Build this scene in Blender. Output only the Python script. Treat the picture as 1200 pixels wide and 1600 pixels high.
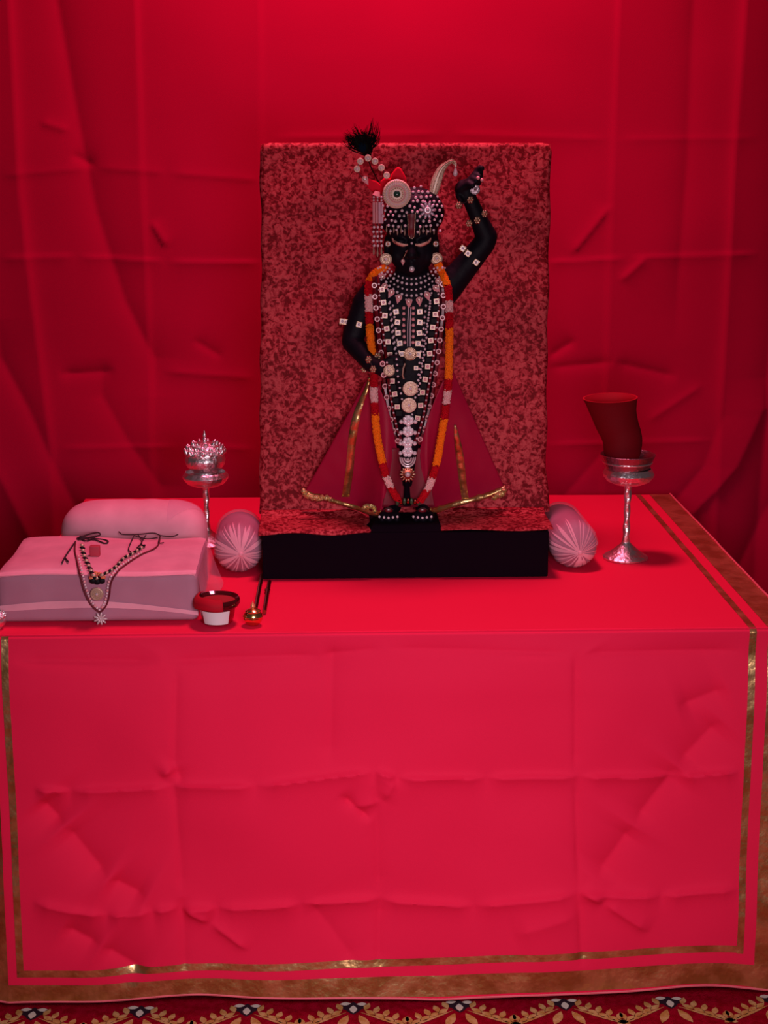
import bpy, bmesh, math, random
import numpy as np
from mathutils import Vector, Matrix, noise
from mathutils.bvhtree import BVHTree
random.seed(7)
for o in list(bpy.data.objects): bpy.data.objects.remove(o)
S = bpy.context.scene
COL = S.collection

# ------------------------------------------------------------------ camera
CAM = Vector((-.1125, -2.6899, 1.6212)); F = 2400.; YAW, PIT = .0328, .2386
cd = bpy.data.cameras.new('camera'); cam = bpy.data.objects.new('camera', cd); COL.objects.link(cam)
cam.location = CAM; cam.rotation_euler = (math.pi/2-PIT, 0, -YAW)
cd.sensor_fit = 'VERTICAL'; cd.sensor_height = 36; cd.sensor_width = 27; cd.lens = F/1600*36
cd.clip_start = .05
S.camera = cam
# ------------------------------------------------------------------ light
w = bpy.data.worlds.new('world'); S.world = w; w.use_nodes = True
w.node_tree.nodes['Background'].inputs[0].default_value = (1, .62, .66, 1)
w.node_tree.nodes['Background'].inputs[1].default_value = .045
def area(name, loc, tgt, size, power, col):
    l = bpy.data.lights.new(name, 'AREA'); l.shape = 'DISK'; l.size = size; l.energy = power; l.color = col
    o = bpy.data.objects.new(name, l); COL.objects.link(o); o.location = loc
    o.rotation_euler = (Vector(tgt)-Vector(loc)).to_track_quat('-Z', 'Y').to_euler(); return o
area('ceiling_light', (.04, .52, 2.80), (.0, .50, 0), .40, 33.5, (1, .20, .34))
area('room_light', (.1, -1.7, 1.30), (0, .0, .14), .6, 11.0, (1, .80, .90)).data.spread = math.radians(115)
vs = S.view_settings; vs.view_transform = 'Standard'; vs.look = 'None'; vs.gamma = 1; vs.exposure = 0; vs.use_curve_mapping = False

# ------------------------------------------------------------------ pixel -> place
FW = Vector((math.sin(YAW)*math.cos(PIT), math.cos(YAW)*math.cos(PIT), -math.sin(PIT)))
RT = Vector((math.cos(YAW), -math.sin(YAW), 0)); DN = FW.cross(RT)
def ray(x, y): return FW + RT*((x-600)/F) + DN*((y-800)/F)
def atY(x, y, Y):
    v = ray(x, y); return CAM + v*((Y-CAM.y)/v.y)
def atZ(x, y, Z):
    v = ray(x, y); return CAM + v*((Z-CAM.z)/v.z)
def pxs(Y): return (atY(700, 500, Y)-atY(600, 500, Y)).x/100   # metres per pixel

# ------------------------------------------------------------------ materials
def lin(c):
    return tuple(((v/255)/12.92 if v/255 <= .04045 else ((v/255+.055)/1.055)**2.4) for v in c) + (1,)
def mat(name, col, rough=.6, metal=0, spec=.5, bump=0, bscale=200, col2=None, cscale=30, sheen=0, trans=0, cpos=(.4, .6), detail=3):
    m = bpy.data.materials.new(name); m.use_nodes = True; nt = m.node_tree; b = nt.nodes['Principled BSDF']
    c = col if len(col) == 4 else col+(1,)
    b.inputs['Base Color'].default_value = c; b.inputs['Roughness'].default_value = rough
    b.inputs['Metallic'].default_value = metal; b.inputs['Specular IOR Level'].default_value = spec
    if sheen: b.inputs['Sheen Weight'].default_value = sheen; b.inputs['Sheen Roughness'].default_value = .4
    if trans: b.inputs['Transmission Weight'].default_value = trans
    tc = nt.nodes.new('ShaderNodeTexCoord')
    if bump:
        n = nt.nodes.new('ShaderNodeTexNoise'); n.inputs['Scale'].default_value = bscale; n.inputs['Detail'].default_value = detail
        bp = nt.nodes.new('ShaderNodeBump'); bp.inputs['Strength'].default_value = bump; bp.inputs['Distance'].default_value = .004
        nt.links.new(tc.outputs['Object'], n.inputs['Vector']); nt.links.new(n.outputs['Fac'], bp.inputs['Height']); nt.links.new(bp.outputs[0], b.inputs['Normal'])
    if col2:
        n = nt.nodes.new('ShaderNodeTexNoise'); n.inputs['Scale'].default_value = cscale; n.inputs['Detail'].default_value = 4
        r = nt.nodes.new('ShaderNodeValToRGB'); r.color_ramp.elements[0].position = cpos[0]; r.color_ramp.elements[1].position = cpos[1]
        r.color_ramp.elements[0].color = c; r.color_ramp.elements[1].color = col2 if len(col2) == 4 else col2+(1,)
        nt.links.new(tc.outputs['Object'], n.inputs['Vector']); nt.links.new(n.outputs['Fac'], r.inputs[0]); nt.links.new(r.outputs[0], b.inputs['Base Color'])
    return m
M = {}
M['cloth'] = mat('red_cotton', (.80, .012, .065), .75, spec=.12, bump=.10, bscale=900)
M['curtain'] = mat('red_backdrop_cloth', (.43, .0006, .035), .8, spec=.08, bump=.08, bscale=700)
M['skirt'] = mat('red_silk', (.36, .0015, .034), .55, spec=.25, bump=.05, bscale=400)
M['gold'] = mat('gold_ribbon', (.58, .33, .11), .34, .92, bump=1, bscale=34, col2=(.88, .58, .26), cscale=20, detail=3)
M['piping'] = mat('pink_piping', (.75, .12, .16), .6)
M['velvet'] = mat('black_velvet', (.006, .002, .006), .95, spec=.04)
M['stone'] = mat('black_stone', (.004, .002, .006), .6, spec=.16, bump=.15, bscale=150)
M['pearl'] = mat('pearl', (.80, .60, .64), .25, spec=.6)
M['pinkpearl'] = mat('pink_stone', (.80, .34, .36), .25, spec=.7)
M['jgold'] = mat('jewel_gold', (.62, .40, .27), .36, 1, bump=.3, bscale=500)
M['cream'] = mat('cream_gold', (.84, .62, .48), .42, .15)
M['palegold'] = mat('pale_gold', (.56, .38, .28), .42, .5)
M['crystal'] = mat('white_crystal', (.60, .46, .48), .25, .1, spec=.6)
M['garnet'] = mat('garnet', (.16, .002, .01), .3, spec=.5)
M['jet'] = mat('jet_bead', (.006, .004, .006), .6, spec=.15)
M['emerald'] = mat('emerald', (.01, .05, .03), .15)
M['silver'] = mat('beaten_silver', (.90, .82, .84), .36, 1, bump=.6, bscale=110)
M['silver_dark'] = mat('tarnished_silver', (.38, .28, .30), .35, 1, bump=.4, bscale=120)
M['brass'] = mat('brass', (.86, .55, .20), .2, 1, bump=.1, bscale=100)
M['copper'] = mat('dark_bronze', (.30, .06, .04), .3, 1)
M['marigold'] = mat('marigold_petals', (.98, .20, .008), .8, spec=.1, bump=.5, bscale=300, detail=5)
M['rose'] = mat('red_petals', (.50, .003, .012), .8, spec=.1, bump=.5, bscale=300)
M['jasmine'] = mat('pale_pink_petals', (.82, .48, .46), .8, spec=.1, bump=.5, bscale=300)
M['redcloth'] = mat('red_felt', (.75, .006, .03), .7, spec=.1)
M['maroon'] = mat('maroon_clay', (.16, .001, .006), .7, spec=.12)
M['maroon_in'] = mat('red_clay_inside', (.42, .003, .016), .7, spec=.15)
M['feather'] = mat('feather_barbs', (.006, .003, .003), .9, spec=.03)
M['feye'] = mat('feather_eye', (.002, .008, .018), .8, spec=.05)
M['darkglass'] = mat('dark_glass', (.05, .002, .004), .08, spec=.7)
M['redglass'] = mat('red_glass', (.30, .002, .01), .12, spec=.6)
M['paper'] = mat('white_paper', (.72, .66, .68), .7)
M['eye'] = mat('painted_eye', (.80, .38, .30), .4)
M['tilak'] = mat('red_paint', (.16, .004, .01), .5)
M['thread'] = mat('maroon_thread', (.12, .003, .012), .7)
M['black_thread'] = mat('black_thread', (.02, .003, .008), .8)
M['cushion'] = mat('mauve_satin', (.36, .11, .17), .6, spec=.1)
M['orange_stone'] = mat('coral_stone', (.75, .18, .08), .4)

def brocade():
    m = bpy.data.materials.new('brocade'); m.use_nodes = True; nt = m.node_tree; b = nt.nodes['Principled BSDF']
    tc = nt.nodes.new('ShaderNodeTexCoord')
    w_ = nt.nodes.new('ShaderNodeTexNoise'); w_.inputs['Scale'].default_value = 60; w_.inputs['Detail'].default_value = 2
    mx = nt.nodes.new('ShaderNodeVectorMath'); mx.operation = 'SCALE'; mx.inputs['Scale'].default_value = .02
    ad = nt.nodes.new('ShaderNodeVectorMath'); ad.operation = 'ADD'
    v = nt.nodes.new('ShaderNodeTexVoronoi'); v.inputs['Scale'].default_value = 125; v.feature = 'F1'
    n = nt.nodes.new('ShaderNodeTexNoise'); n.inputs['Scale'].default_value = 115; n.inputs['Detail'].default_value = 5; n.inputs['Roughness'].default_value = .62
    n2 = nt.nodes.new('ShaderNodeTexNoise'); n2.inputs['Scale'].default_value = 17; n2.inputs['Detail'].default_value = 3
    L = nt.links.new
    L(tc.outputs['Object'], w_.inputs['Vector']); L(w_.outputs['Color'], mx.inputs[0]); L(tc.outputs['Object'], ad.inputs[0]); L(mx.outputs[0], ad.inputs[1])
    L(ad.outputs[0], v.inputs['Vector']); L(ad.outputs[0], n.inputs['Vector']); L(tc.outputs['Object'], n2.inputs['Vector'])
    m1 = nt.nodes.new('ShaderNodeMath'); m1.operation = 'MULTIPLY_ADD'; m1.inputs[1].default_value = .22
    L(v.outputs['Distance'], m1.inputs[0]); L(n.outputs['Fac'], m1.inputs[2])
    m2 = nt.nodes.new('ShaderNodeMath'); m2.operation = 'MULTIPLY_ADD'; m2.inputs[1].default_value = .30
    L(n2.outputs['Fac'], m2.inputs[0]); L(m1.outputs[0], m2.inputs[2])
    r = nt.nodes.new('ShaderNodeValToRGB'); e = r.color_ramp.elements
    e[0].position = .68; e[0].color = (.15, .0006, .005, 1); e[1].position = .745; e[1].color = (.33, .016, .028, 1)
    x = r.color_ramp.elements.new(.88); x.color = (.52, .065, .075, 1)
    L(m2.outputs[0], r.inputs[0]); L(r.outputs[0], b.inputs['Base Color'])
    b.inputs['Roughness'].default_value = .6; b.inputs['Specular IOR Level'].default_value = .12; bp = nt.nodes.new('ShaderNodeBump'); bp.inputs['Strength'].default_value = .35; bp.inputs['Distance'].default_value = .003
    L(m2.outputs[0], bp.inputs['Height']); L(bp.outputs[0], b.inputs['Normal'])
    return m
M['brocade'] = brocade()
def net(a0=.22, a1=.36, nm='white_net', col=(.80, .42, .56, 1)):
    m = bpy.data.materials.new(nm); m.use_nodes = True; nt = m.node_tree; b = nt.nodes['Principled BSDF']
    b.inputs['Base Color'].default_value = col; b.inputs['Roughness'].default_value = .8; b.inputs['Specular IOR Level'].default_value = .1
    tc = nt.nodes.new('ShaderNodeTexCoord'); n = nt.nodes.new('ShaderNodeTexNoise'); n.inputs['Scale'].default_value = 14; n.inputs['Detail'].default_value = 3
    r = nt.nodes.new('ShaderNodeMapRange'); r.inputs[1].default_value = .3; r.inputs[2].default_value = .7; r.inputs[3].default_value = a0; r.inputs[4].default_value = a1
    nt.links.new(tc.outputs['Object'], n.inputs['Vector']); nt.links.new(n.outputs['Fac'], r.inputs[0]); nt.links.new(r.outputs[0], b.inputs['Alpha'])
    return m
M['net'] = net(); M['net_thick'] = net(.62, .82, 'white_net_doubled', (.96, .44, .55, 1))
def carpet():
    return mat('dark_red_carpet', (.28, .0005, .010), .95, spec=.02, bump=.9, bscale=420, col2=(.38, .002, .02), cscale=60)
M['carpet'] = carpet()
M['c_gold'] = mat('carpet_gold_yarn', (.50, .22, .06), .9, spec=.05, col2=(.62, .34, .14), cscale=60, bump=.5, bscale=400)
M['c_white'] = mat('carpet_white_yarn', (.66, .55, .46), .9, spec=.05)
M['c_dark'] = mat('carpet_dark_yarn', (.03, .012, .02), .9, spec=.05)

# ------------------------------------------------------------------ mesh helpers
def tag(o, label=None, cat=None, group=None, kind=None):
    if label: o['label'] = label
    if cat: o['category'] = cat
    if group: o['group'] = group
    if kind: o['kind'] = kind
    return o
def empty(name, loc, label=None, cat=None, group=None):
    o = bpy.data.objects.new(name, None); o.location = loc; o.empty_display_size = .02; COL.objects.link(o)
    return tag(o, label, cat, group)
def wloc(p):
    v = Vector((0, 0, 0))
    while p: v = v+p.location; p = p.parent
    return v
class G:
    """geometry collector, world coordinates"""
    def __init__(s): s.v = []; s.f = []; s.m = []
    def add(s, vs, fs, mi=0):
        k = len(s.v); s.v += [tuple(p) for p in vs]; s.f += [tuple(i+k for i in f) for f in fs]; s.m += [mi]*len(fs); return s
    def sphere(s, c, r, mi=0, seg=12, rings=8, R=None):
        if isinstance(r, (int, float)): r = (r, r, r)
        vs = []; c = Vector(c)
        for i in range(rings+1):
            a = math.pi*i/rings
            for j in range(seg):
                b = 2*math.pi*j/seg
                p = Vector((r[0]*math.sin(a)*math.cos(b), r[1]*math.sin(a)*math.sin(b), r[2]*math.cos(a)))
                if R: p = R @ p
                vs.append(c+p)
        fs = [(i*seg+j, (i+1)*seg+j, (i+1)*seg+(j+1) % seg, i*seg+(j+1) % seg) for i in range(rings) for j in range(seg)]
        return s.add(vs, fs, mi)
    def lathe(s, prof, c=(0, 0, 0), seg=32, mi=0, R=None, cap=True, wob=None):
        vs = []; c = Vector(c)
        for (r, z) in prof:
            for j in range(seg):
                b = 2*math.pi*j/seg; rr = r*(wob(b, z) if wob else 1)
                p = Vector((rr*math.cos(b), rr*math.sin(b), z))
                if R: p = R @ p
                vs.append(c+p)
        n = len(prof)
        fs = [(i*seg+j, i*seg+(j+1) % seg, (i+1)*seg+(j+1) % seg, (i+1)*seg+j) for i in range(n-1) for j in range(seg)]
        if cap: fs += [tuple(reversed(range(seg))), tuple((n-1)*seg+j for j in range(seg))]
        return s.add(vs, fs, mi)
    def tube(s, pts, r, seg=8, mi=0, cap=True):
        pts = [Vector(p) for p in pts]; n = len(pts); rr = r if isinstance(r, (list, tuple)) else [r]*n
        vs = []; up = None
        for i in range(n):
            t = (pts[min(i+1, n-1)]-pts[max(i-1, 0)]).normalized()
            if up is None:
                up = t.orthogonal().normalized()
            up = (up-t*up.dot(t)).normalized() if (up-t*up.dot(t)).length > 1e-6 else t.orthogonal().normalized()
            sd = t.cross(up)
            for j in range(seg):
                b = 2*math.pi*j/seg; vs.append(pts[i]+(up*math.cos(b)+sd*math.sin(b))*rr[i])
        fs = [(i*seg+j, i*seg+(j+1) % seg, (i+1)*seg+(j+1) % seg, (i+1)*seg+j) for i in range(n-1) for j in range(seg)]
        if cap: fs += [tuple(reversed(range(seg))), tuple((n-1)*seg+j for j in range(seg))]
        return s.add(vs, fs, mi)
    def box(s, c, h, mi=0, R=None):
        c = Vector(c); vs = []
        for x in (-1, 1):
            for y in (-1, 1):
                for z in (-1, 1):
                    p = Vector((x*h[0], y*h[1], z*h[2])); vs.append(c+(R @ p if R else p))
        return s.add(vs, [(0, 1, 3, 2), (4, 6, 7, 5), (0, 4, 5, 1), (2, 3, 7, 6), (0, 2, 6, 4), (1, 5, 7, 3)], mi)
    def torus(s, c, R0, r, R=None, mi=0, seg=24, sg=8):
        pts = []; c = Vector(c); vs = []
        for i in range(seg):
            a = 2*math.pi*i/seg
            for j in range(sg):
                b = 2*math.pi*j/sg; q = R0+r*math.cos(b)
                p = Vector((q*math.cos(a), r*math.sin(b), q*math.sin(a)))   # axis Y
                vs.append(c+(R @ p if R else p))
        fs = [(i*sg+j, i*sg+(j+1) % sg, ((i+1) % seg)*sg+(j+1) % sg, ((i+1) % seg)*sg+j) for i in range(seg) for j in range(sg)]
        return s.add(vs, fs, mi)
    def grid(s, fn, nu, nv, mi=0):
        vs = [fn(i/nu, j/nv) for j in range(nv+1) for i in range(nu+1)]
        fs = [(j*(nu+1)+i, j*(nu+1)+i+1, (j+1)*(nu+1)+i+1, (j+1)*(nu+1)+i) for j in range(nv) for i in range(nu)]
        return s.add(vs, fs, mi)
    def obj(s, name, mats, parent=None, smooth=True, loc=None, bevel=0, solid=0, subsurf=0, fix=True, angle=40):
        if not isinstance(mats, (list, tuple)): mats = [mats]
        o0 = wloc(parent) if parent else Vector((0, 0, 0))
        lc = Vector(loc) if loc is not None else Vector((0, 0, 0))
        off = lc if loc is not None else o0
        me = bpy.data.meshes.new(name); me.from_pydata([(p[0]-off.x, p[1]-off.y, p[2]-off.z) for p in s.v], [], s.f)
        for m in mats: me.materials.append(m)
        me.polygons.foreach_set('material_index', s.m); me.update()
        if fix:
            bm = bmesh.new(); bm.from_mesh(me); bmesh.ops.remove_doubles(bm, verts=bm.verts, dist=1e-6); bmesh.ops.recalc_face_normals(bm, faces=bm.faces); bm.to_mesh(me); bm.free()
        if smooth:
            me.polygons.foreach_set('use_smooth', [True]*len(me.polygons)); me.set_sharp_from_angle(angle=math.radians(angle))
        o = bpy.data.objects.new(name, me); COL.objects.link(o)
        if loc is not None: o.location = lc-o0 if parent else lc
        if parent: o.parent = parent
        if bevel: b = o.modifiers.new('bevel', 'BEVEL'); b.width = bevel; b.segments = 3; b.limit_method = 'ANGLE'
        if solid: b = o.modifiers.new('solid', 'SOLIDIFY'); b.thickness = solid; b.offset = -1
        if subsurf: b = o.modifiers.new('sub', 'SUBSURF'); b.levels = subsurf; b.render_levels = subsurf
        return o
def inst(name, me, parent, pos, rz=0, sc=1, rot=None, ry=0):
    o = bpy.data.objects.new(name, me); COL.objects.link(o); o.parent = parent
    o.location = Vector(pos)-wloc(parent); o.rotation_euler = rot if rot else (0, ry, rz); o.scale = (sc, sc, sc) if not isinstance(sc, tuple) else sc
    return o
def mesh_of(g, name, mats, smooth=True, angle=40):
    o = g.obj(name, mats, smooth=smooth, angle=angle); me = o.data; bpy.data.objects.remove(o); return me
def smooth01(t): t = max(0, min(1, t)); return t*t*(3-2*t)
def spline(pts, n):
    """Catmull-Rom through points, n samples"""
    P = [Vector(p) for p in pts]; P = [P[0]*2-P[1]]+P+[P[-1]*2-P[-2]]; out = []; m = len(P)-3
    for k in range(n):
        t = k/(n-1)*m; i = min(int(t), m-1); t -= i; a, b, c, d = P[i:i+4]
        out.append(.5*((2*b)+(c-a)*t+(2*a-5*b+4*c-d)*t*t+(3*b-a-3*c+d)*t**3))
    return out
def along(path, step, start=0.):
    """resample polyline at spacing step -> list of points"""
    out = []; d = start; acc = 0
    for a, b in zip(path, path[1:]):
        L = (b-a).length
        while acc+L >= d and L > 0:
            out.append(a.lerp(b, (d-acc)/L)); d += step
        acc += L
    return out

# ------------------------------------------------------------------ creased cloth fields
def seg_field(segs, X, Z):
    """sum of crease heights at arrays X, Z: seg = (x0,z0,x1,z1, amp, width, skew)"""
    H = np.zeros_like(X)
    for (x0, z0, x1, z1, a, wd, sk) in segs:
        dx, dz = x1-x0, z1-z0; L = math.hypot(dx, dz); ux, uz = dx/L, dz/L
        t = (X-x0)*ux+(Z-z0)*uz; d = -(X-x0)*uz+(Z-z0)*ux
        e = np.clip(np.minimum(t, L-t)/(.12*L+.01)+.0, -1, 1)
        e = np.where(e > 0, e, np.exp(-(np.minimum(t, L-t)/.02)**2)*0)
        e = np.clip(e, 0, 1)
        w1 = wd*(1+sk); w2 = wd*(1-sk)
        prof = np.where(d > 0, np.exp(-np.abs(d)/w1), np.exp(-np.abs(d)/w2))
        H += a*e*prof
    return H
def soft(X, Z, sc, seed, amp):
    out = np.zeros_like(X); it = np.nditer(X, flags=['multi_index'])
    for _ in it:
        i = it.multi_index; out[i] = noise.noise(Vector((X[i]*sc, Z[i]*sc, seed)))*amp
    return out

# ------------------------------------------------------------------ floor with woven motifs
g = G(); g.grid(lambda u, v: Vector((-2.2+4.4*u, -3.2+4.8*v, 0)), 20, 20)
def leaf(g, c, a, L, wd, mi, z=.0015):
    d = Vector((math.cos(a), math.sin(a), 0)); n = Vector((-d.y, d.x, 0)); c = Vector(c)
    vs = [c+Vector((0, 0, z))+d*(L*t)+n*(wd*math.sin(math.pi*t)*s) for t in (0, .2, .4, .6, .8, 1) for s in (-1, 1)]
    g.add(vs, [(2*i, 2*i+1, 2*i+3, 2*i+2) for i in range(5)], mi)
cx0 = atZ(552, 1577, 0)
for k in range(-5, 6):
    for row in range(0, 7):
        c = Vector((cx0.x+.2035*k+(.10 if row % 2 else 0), cx0.y-.012-row*.22, 0))
        leaf(g, c+Vector((-.026, .028, 0)), math.pi*.03, .022, .006, 2); leaf(g, c+Vector((.006, .028, 0)), -math.pi*.03, .022, .006, 2)
        leaf(g, c+Vector((0, -.004, .0005)), math.pi/2, .026, .0075, 2); leaf(g, c+Vector((0, -.008, 0)), math.pi/2, .045, .016, 3, .001)
        leaf(g, c+Vector((-.03, .018, 0)), 0, .06, .012, 3, .0008)
        for s in (-1, 1):
            for i in range(5):
                p = c+Vector((s*(.022+.018*i), .006-.012*i, 0))
                leaf(g, p, math.pi/2-s*.35, .026, .0065, 1); leaf(g, p, -math.pi/2+s*.9, .026, .0065, 1)
            leaf(g, c+Vector((s*.012, 0, 0)), -math.pi/2+s*1.02, .12, .0035, 1)
            leaf(g, c+Vector((s*.01, -.01, 0)), -math.pi/2+s*.4, .05, .009, 1)
fl = g.obj('floor', [M['carpet'], M['c_gold'], M['c_white'], M['c_dark']], smooth=False, fix=False)
tag(fl, 'dark red carpet with gold leaf and white flower pattern', kind='structure')

# ------------------------------------------------------------------ backdrop curtain
CY = 1.22
def P2(pl, Y):      # pixel polyline -> (x,z) pairs on plane Y
    q = [atY(x, y, Y) for x, y in pl]; return [(p.x, p.z) for p in q]
def segs(lines, Y):
    out = []
    for pl, a, wd, sk in lines:
        q = P2(pl, Y)
        for (p0, p1) in zip(q, q[1:]): out.append((p0[0], p0[1], p1[0], p1[1], a, wd, sk))
    return out
NX, NZ = 520, 440
xs = np.linspace(-1.75, 1.75, NX); zs = np.linspace(0.0, 2.55, NZ); Xg, Zg = np.meshgrid(xs, zs)
def polyfield(pl, Y, X, Z, amp, w1, w2, ends=(0, 0)):
    """ridge whose x follows a mostly vertical pixel polyline, continued past its ends"""
    q = sorted(P2(pl, Y), key=lambda p: p[1]); zz = [p[1] for p in q]; xx = [p[0] for p in q]
    c = np.interp(Z, zz, xx)
    d = X-c; pr = np.where(d > 0, np.exp(-np.abs(d)/w2), np.exp(-np.abs(d)/w1))
    if ends[0]: pr = pr*np.clip((Z-zz[0])/ends[0]+1, 0, 1)
    if ends[1]: pr = pr*np.clip((zz[-1]-Z)/ends[1]+1, 0, 1)
    return amp*pr
Hc = np.zeros_like(Xg)
for pl, a, w1, w2, en in [
    ([(14, 0), (32, 300), (48, 450), (62, 560), (80, 700)], .016, .10, .012, (0, 0)),
    ([(88, 0), (120, 180), (150, 330), (195, 470), (240, 560)], -.020, .04, .05, (.1, 0)),
    ([(212, 0), (222, 300), (232, 500), (236, 700)], .009, .06, .006, (0, 0)),
    ([(405, 0), (409, 400), (412, 700)], .006, .05, .006, (0, 0)),
    ([(968, 0), (958, 250), (950, 450), (945, 700)], .007, .006, .05, (0, 0)),
    ([(1165, 0), (1148, 250), (1138, 450), (1122, 720)], .014, .012, .05, (0, 0)),
    ([(1085, 0), (1075, 250), (1060, 420)], -.012, .03, .05, (.2, 0)),
    ([(0, 560), (45, 640), (90, 740), (120, 800)], -.017, .03, .045, (.05, .1)),
    ([(-60, 640), (10, 760), (60, 860)], .017, .04, .04, (.05, .1)),
    ([(160, 620), (200, 690), (250, 760)], -.012, .03, .04, (.05, .1)),
    ([(1195, 640), (1150, 730), (1085, 800)], .018, .10, .02, (.05, .08)),
    ([(1130, 650), (1100, 730), (1050, 790)], -.012, .03, .05, (.05, .1)),
    ([(1260, 700), (1200, 800), (1150, 900)], -.017, .04, .05, (.05, .1)),
    ([(1230, 0), (1215, 400), (1195, 700)], -.03, .05, .05, (0, 0)),
    ]:
    Hc += polyfield(pl, CY, Xg, Zg, a*.72, w1, w2, en)
Hc += 1.3*seg_field(segs([
    ([(0, 402), (120, 400), (260, 408), (410, 410)], .0035, .010, -.6),
    ([(848, 410), (980, 402), (1190, 396)], .0035, .010, -.6),
    ([(0, 275), (150, 262), (260, 270), (410, 282)], .0025, .012, .3), ([(420, 215), (700, 208), (960, 218), (1190, 215)], .0022, .012, -.3),
    ([(235, 345), (262, 388)], .006, .010, .5), ([(60, 190), (110, 205)], .004, .01, .2), ([(110, 240), (150, 262)], -.006, .012, .2),
    ([(890, 400), (955, 320)], .006, .012, .3), ([(965, 440), (1010, 400)], .006, .012, -.4), ([(855, 560), (900, 530)], -.008, .015, .3),
    ([(845, 695), (1120, 688)], .003, .010, -.5), ([(90, 700), (280, 697), (400, 700)], .0025, .010, -.5),
    ([(855, 575), (960, 565), (1060, 590)], -.006, .014, 0), ([(90, 585), (180, 580)], -.007, .014, 0), ([(250, 580), (400, 590)], .004, .014, .2),
    ([(300, 530), (350, 560)], -.005, .012, .2), ([(1010, 660), (1100, 600)], .004, .012, 0), ([(860, 800), (960, 690)], -.004, .02, .2)], CY), Xg, Zg)
Hc += soft(Xg, Zg, 2.2, 3.1, .014)+soft(Xg, Zg, 6., 8.2, .0035)
vs = [(Xg[j, i], CY-Hc[j, i], Zg[j, i]) for j in range(NZ) for i in range(NX)]
g = G(); g.add(vs, [(j*NX+i, j*NX+i+1, (j+1)*NX+i+1, (j+1)*NX+i) for j in range(NZ-1) for i in range(NX-1)])
cu = g.obj('backdrop_curtain', M['curtain'], fix=False, angle=180, solid=.002)
tag(cu, 'large plain crimson cloth backdrop hanging in soft folds behind the table', 'curtain')
g = G(); g.box((0, 1.40, 1.3), (2.2, .05, 1.3)); tag(g.obj('wall_back', mat('plaster', (.5, .45, .42), .9)), kind='structure')

# ------------------------------------------------------------------ tablecloth
TZ = .74; TW = .74; TD = 1.097
cl_segs = segs([
    ([(20, 1036), (250, 1038), (500, 1030), (600, 1018), (900, 1025), (1165, 1024)], -.0035, .010, .5),
    ([(55, 1232), (110, 1237), (270, 1225), (400, 1224), (585, 1203)], .0060, .012, -.6),
    ([(585, 1203), (620, 1213), (760, 1215), (905, 1212), (1060, 1216), (1155, 1206)], .0060, .012, -.6),
    ([(252, 1212), (274, 1194)], .006, .010, .2), ([(274, 1196), (285, 1224)], -.004, .010, .2),
    ([(530, 1240), (580, 1282)], -.006, .012, .4), ([(545, 1262), (598, 1250), (620, 1215)], .004, .014, .2),
    ([(55, 1402), (170, 1422), (240, 1418), (280, 1414)], .006, .014, -.5),
    ([(285, 1418), (340, 1417), (470, 1408), (595, 1400)], .006, .013, -.5), ([(595, 1402), (740, 1408), (900, 1388), (1030, 1396), (1150, 1386)], .006, .013, -.5),
    ([(285, 1416), (330, 1440), (390, 1480)], .005, .012, .3), ([(905, 1385), (940, 1402), (1010, 1448)], .005, .012, .3),
    ([(275, 1040), (272, 1215), (285, 1400), (290, 1520)], -.003, .010, .3),
    ([(520, 1000), (515, 1200)], -.0035, .018, 0), ([(585, 1200), (592, 1400), (590, 1500)], -.003, .012, .3),
    ([(900, 1020), (898, 1210), (902, 1385), (904, 1500)], -.003, .008, .4),
    ([(905, 1030), (970, 992)], .003, .010, .2), ([(190, 1000), (260, 1030)], .002, .012, .2),
    ([(60, 1250), (100, 1290), (170, 1370), (230, 1400)], -.010, .035, .2), ([(1130, 1130), (1060, 1200), (990, 1290), (930, 1370)], -.008, .035, -.1),
    ([(100, 1440), (160, 1470), (230, 1515)], -.008, .03, .2), ([(1060, 1110), (1140, 1080)], -.007, .03, 0),
    ([(800, 1450), (900, 1420)], .004, .03, 0), ([(480, 1400), (560, 1500)], -.004, .03, 0)], -.02)
_fx = np.linspace(-.86, .80, 420); _ft = np.linspace(-.02, .76, 240)
FX, FT = np.meshgrid(_fx, TZ-_ft)
FH = 2.0*seg_field(cl_segs, FX, FT)+soft(FX, FT, 3.5, 1.7, .016)+soft(FX, FT, 9, 5.7, .004)
def fh(x, t):
    a = (x+.86)/1.66*419; b = (t+.02)/.78*239
    a = max(0, min(418.999, a)); b = max(0, min(238.999, b)); i = int(a); j = int(b); a -= i; b -= j
    return (FH[j, i]*(1-a)+FH[j, i+1]*a)*(1-b)+(FH[j+1, i]*(1-a)+FH[j+1, i+1]*a)*b
DROP = .716
def front(x, t, off=0.):
    """t = distance down from the table edge"""
    k = smooth01(t/.06)
    y = -.004-.014*smooth01(t/.12)-.035*(t/DROP)**2.2-fh(x, t)*k-off
    z = TZ+.001-t-.006*math.sin(x*7+1.2)*(t/DROP)**3-.004*math.sin(x*19)*(t/DROP)**4
    xx = x
    if x < -TW: ov = -TW-x; xx = -TW-ov*smooth01(t/.3)*.85; y += ov*.35+.03*(1-smooth01(t/.3))*ov/.06; z -= ov*(1-smooth01(t/.3))*.6
    if t < .006: y += (.006-t)*1.2; z -= .001*(t/.006)
    return Vector((xx, y, z))
def top(x, y, off=0.):
    h = .0012*noise.noise(Vector((x*6, y*6, 2)))+.0006*noise.noise(Vector((x*20, y*20, 5)))
    e = .004*max(0, 1-(y+.0)/.01) if y < .01 else 0
    edge = smooth01((abs(x)-TW+.012)/.012)*.003
    return Vector((x, y, TZ+h*smooth01(y/.05)-edge*0-e*.0+off))
LX, RX = -.80, .745
g = G()
g.grid(lambda u, v: front(LX+(RX-LX)*u, DROP*v), 400, 230)
g.grid(lambda u, v: top(-TW+2*TW*u, TD*v), 60, 44)
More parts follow.
